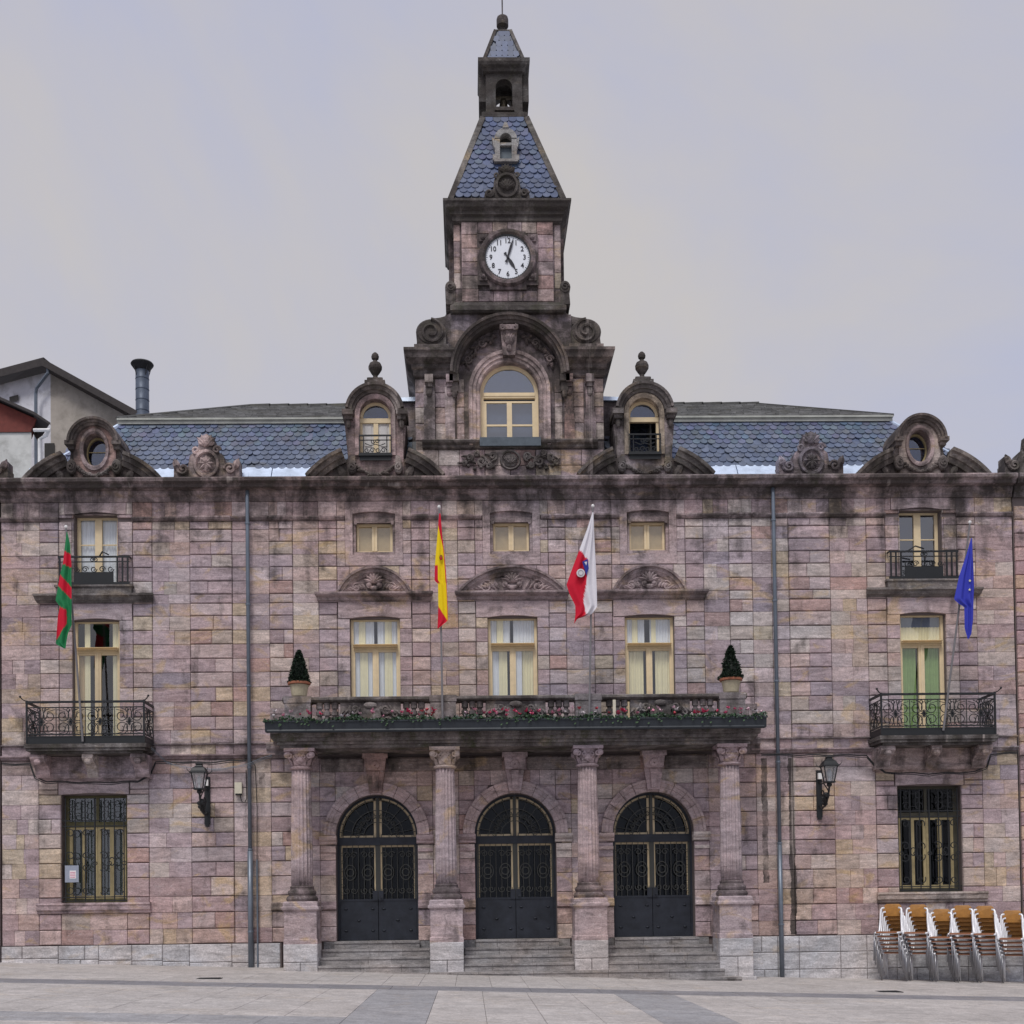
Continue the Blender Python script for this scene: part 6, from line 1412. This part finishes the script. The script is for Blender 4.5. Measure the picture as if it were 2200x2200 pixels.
mb.add([(0, 0, 0), (0, 0, 17.6), (W2.x, W2.y, 17.6), (W2.x, W2.y, 0), (0, 6, 0), (0, 6, 17.6)], [(0, 3, 2, 1), (0, 1, 5, 4)])
mb.build('side_wall', 'plaster', t)
mb = MB()
mb.add([(-.1, -.45, 17.80), (3.1, -.45, 15.98), (3.1, 6, 15.98), (-.1, 6, 17.80), (-.1, -.45, 17.58), (3.1, -.45, 15.76), (3.1, 6, 15.76), (-.1, 6, 17.58)], [(0, 1, 2, 3), (7, 6, 5, 4), (0, 4, 5, 1), (1, 5, 6, 2), (2, 6, 7, 3), (3, 7, 4, 0)])
o_ = Vector((-.45*.45, -.45, 0))
mb.add([(-.05, -.45, 17.82), tuple(W2+o_+Vector((0, 0, 17.82))), tuple(W2+Vector((1, 3, 19))), (-.05, 4, 18.6), (-.05, -.45, 17.58), tuple(W2+o_+Vector((0, 0, 17.58)))], [(0, 1, 2, 3), (4, 5, 1, 0)])
mb.build('roof', 'tile', t)
mb = MB()
d = W2.normalized(); nn = Vector((-d.y, d.x, 0)); 
for (u0, u1, z0, z1) in ((1.25, 1.62, 16.95, 17.12),):
    p, q = d*u0, d*u1; o_ = Vector((-.02, -.05, 0)); mb.add([tuple(p+o_+Vector((0, 0, z0))), tuple(q+o_+Vector((0, 0, z0))), tuple(q+o_+Vector((0, 0, z1))), tuple(p+o_+Vector((0, 0, z1)))], [(0, 1, 2, 3)])
    mb.box(p.x-.0, q.x, p.y-.06, p.y-.02, z1, z1+.03) if False else None
mb.build('attic_window', 'inner', t)
mb = MB(); mb.box(-.17, .12, -.05, -.02, 14.92, 15.42); mb.build('window', 'inner', t)
mb = MB(); mb.tube([(.05, -.35, 17.55), (.05, -.35, 17.4), (-.38, -.1, 17.05), (-.42, -.05, 16.9), (-.42, -.05, 14)], .05, 6); mb.build('gutter_pipe', 'pipe', t)
fx, fy = 2.80, -.3
mb = MB()
for k in range(6): mb.lathe(fx, fy, [(.195, 15.6+.32*k), (.205, 15.62+.32*k), (.195, 15.64+.32*k), (.195, 15.92+.32*k)], 18)
mb.tube([(fx-.12, fy, 15.4), (fx-.1, fy, 15.75), (fx, fy, 16.1)], .22, 14); fl_ = mb.build('flue', 'fluem', t, True)
mb = MB(); mb.lathe(fx, fy, [(.20, 17.47), (.31, 17.62), (.335, 17.66), (.31, 17.70), (.05, 17.76), (.005, 17.77)], 22)
for k in range(4): a = PI/4+PI/2*k; mb.tube([(fx+.19*cos(a), fy+.19*sin(a), 17.3), (fx+.28*cos(a), fy+.28*sin(a), 17.6)], .015, 4)
mb.build('flue_cowl', 'cable', t)
t = thing('low_house', 'low mossy white house with red boarded gable beside the tall pale house', 'house', (-13.9, 7.0, 0))
SH = -.55                                   # the side runs back behind the front corner
mb = MB(); mb.t = (.56, .56, .53)
mb.add([(-4, 0, 0), (1.10, 0, 0), (1.10, 0, 14.57), (-4, 0, 14.57), (-4.3, 1.2, 0), (1.1+SH, 1.2, 0), (1.1+SH, 1.2, 14.57), (-4.3, 1.2, 14.57)], [(0, 1, 2, 3), (1, 5, 6, 2), (5, 4, 7, 6), (3, 2, 6, 7)]); mb.build('wall', 'plaster', t)
mb = MB(); mb.add([(-4, -.04, 14.55), (1.08, -.04, 14.57), (1.26, -.04, 14.92), (-4, -.04, 17.3), (-4.3, 1.2, 14.55), (1.08+SH, 1.2, 14.57), (1.26+SH, 1.2, 14.92), (-4.3, 1.2, 17.3)], [(0, 1, 2, 3), (4, 7, 6, 5), (1, 5, 6, 2), (0, 3, 7, 4), (3, 2, 6, 7)]); mb.build('boarded_gable', 'red', t)
mb = MB(); mb.add([(-4, -.3, 17.42), (1.28, -.3, 15.02), (1.72, -.3, 14.72), (1.45+SH, 1.1, 14.72), (1.28+SH, 1.1, 15.02), (-4, 1.1, 17.42), (-4, -.3, 17.32), (1.28, -.3, 14.94), (1.72, -.3, 14.65)], [(0, 1, 4, 5), (1, 2, 3, 4), (0, 6, 7, 1), (1, 7, 8, 2)]); mb.build('roof', 'tile', t)
mb = MB(); mb.tube([(1.66, -.3, 14.52), (1.60, -.25, 14.40), (1.36, -.1, 14.34), (1.34, -.08, 11)], .05, 8); mb.tube([(1.28, -.34, 14.50), (1.72, -.34, 14.50)], .045, 6); mb.build('gutter_pipe', 'white', t)

# ------------------------------------------------------------------ ground
mb = MB(); mb.t = (.30, .29, .285)
def gquad(mb, x0, x1, y0, y1, dz): mb.add([(x0, y0, gz(x0)+dz), (x1, y0, gz(x1)+dz), (x1, y1, gz(x1)+dz), (x0, y1, gz(x0)+dz)], [(0, 1, 2, 3)])
X0, X1 = -30, 30
mb.add([(-400, -400, gz(X0)-.03), (400, -400, gz(X1)-.03), (400, 400, gz(X1)-.03), (-400, 400, gz(X0)-.03)], [(0, 1, 2, 3)]) if False else None
gquad(mb, X0, X1, -60, 12, -.03)
mb.add([(-600, -600, gz(X0)-.05), (X0, -600, gz(X0)-.05), (X0, 600, gz(X0)-.05), (-600, 600, gz(X0)-.05)], [(0, 1, 2, 3)]); mb.add([(X1, -600, gz(X1)-.05), (600, -600, gz(X1)-.05), (600, 600, gz(X1)-.05), (X1, 600, gz(X1)-.05)], [(0, 1, 2, 3)])
gquad(mb, X0, X1, -600, -60, -.04); gquad(mb, X0, X1, 12, 600, -.04)
g = mb.build('ground', 'paver', kind='structure')
def slab_block(mb, x0, x1, y0, y1, top=0., g=.003, c=.004):
    pts = [(x0+g, y0+g), (x1-g, y0+g), (x1-g, y1-g), (x0+g, y1-g)]
    ins = [(x0+g+c, y0+g+c), (x1-g-c, y0+g+c), (x1-g-c, y1-g-c), (x0+g+c, y1-g-c)]
    mb.add([(x, y, gz(x)-.05+top) for x, y in pts]+[(x, y, gz(x)-c*.6+top) for x, y in pts]+[(x, y, gz(x)+top) for x, y in ins], [(8, 9, 10, 11)]+[(i, (i+1) % 4, (i+1) % 4+4, i+4) for i in range(4)]+[(i+4, (i+1) % 4+4, (i+1) % 4+8, i+8) for i in range(4)])
BAND0, BAND1 = -5.1, -6.15
PALE = lambda: shade((.49, .452, .425), .95, 1.05)
GREY = lambda: shade((.355, .345, .350), .95, 1.05)
DARK = lambda: shade((.26, .25, .26), .94, 1.05)
def pave(name, rects, quota, near):
    """rects: x0,x1,y0,y1,nx,ny,colour function"""
    base = MB(); base.t = (.22, .21, .20)
    xs_ = [r[0] for r in rects]+[r[1] for r in rects]; ys_ = [r[2] for r in rects]+[r[3] for r in rects]
    gquad(base, min(xs_), max(xs_), min(ys_), max(ys_), -.012); o = base.build(name, 'paver', kind='structure')
    L = []
    for x0, x1, y0, y1, nx, ny, cf, stag in rects:
        dy = (y1-y0)/ny
        for j in range(ny):
            xx = [x0]+[x0+(x1-x0)*(i+(.5 if (j % 2 and stag) else 0))/nx for i in range(0 if (j % 2 and stag) else 1, nx)]+[x1]
            for a, b in zip(xx, xx[1:]):
                if b-a < .02: continue
                yc_ = y0+dy*(j+.5); xc_ = (a+b)/2
                vis = abs(xc_+1.0) < .44*(yc_+26) and yc_ > -12.5
                L.append((0 if vis else 1, yc_, a, b, y0+dy*j, y0+dy*(j+1), cf()))
    L.sort(key=lambda q: (q[0], q[1])); rest = MB()
    for i, (v, yc_, a, b, ya, yb, c) in enumerate(L):
        m_ = MB() if i < quota else rest; m_.t = c; slab_block(m_, a, b, ya, yb, random.uniform(-.0015, .0015))
        if i < quota: m_.build('paving_slab', 'paver', o)
    if rest.f: rest.build('paving_remainder', 'paver', o, kind='stuff')
    return o
pave('pavement', [(-14, 14, BAND0, -.0, 44, 8, PALE, False)], 290, 0)
pave('band_pavement', [(-14, 14, BAND1, BAND0-.004, 24, 1, DARK, False)], 40, 0)
FR = -13.2
pave('square_pavement', [(-2.53, -1.54, -20, BAND1-.004, 1, 18, GREY, False), (1.35, 2.34, -20, BAND1-.004, 1, 18, GREY, False), (-1.54, 1.35, -20, BAND1-.004, 4, 17, PALE, False),
     (-14, -2.53, -11.1, BAND1-.004, 15, 6, PALE, False), (-14, -2.53, -12.2, -11.1, 12, 1, GREY, False), (-14, -2.53, -20, -12.2, 12, 7, PALE, False), (2.34, 14, -20, BAND1-.004, 15, 16, PALE, False)], 300, 0)
for x, y, lab in ((-5.7, -4.15, 'dark drain cover in the pavement in front of the drainpipe by the portico'), (6.52, -4.3, 'dark drain cover in the pavement in front of the stacked chairs')):
    t = thing('drain_cover', lab, 'drain cover', (x, y, gz(x)), 'drain covers in the pavement')
    mb = MB(); mb.box(-.22, .22, -.16, .16, -.02, .006); mb.build('plate', 'cover', t)
    mb = MB()
    for k in range(5): mb.box(-.19, .19, -.13+.06*k, -.11+.06*k, .007, .012)
    mb.build('rib', 'cover', t)
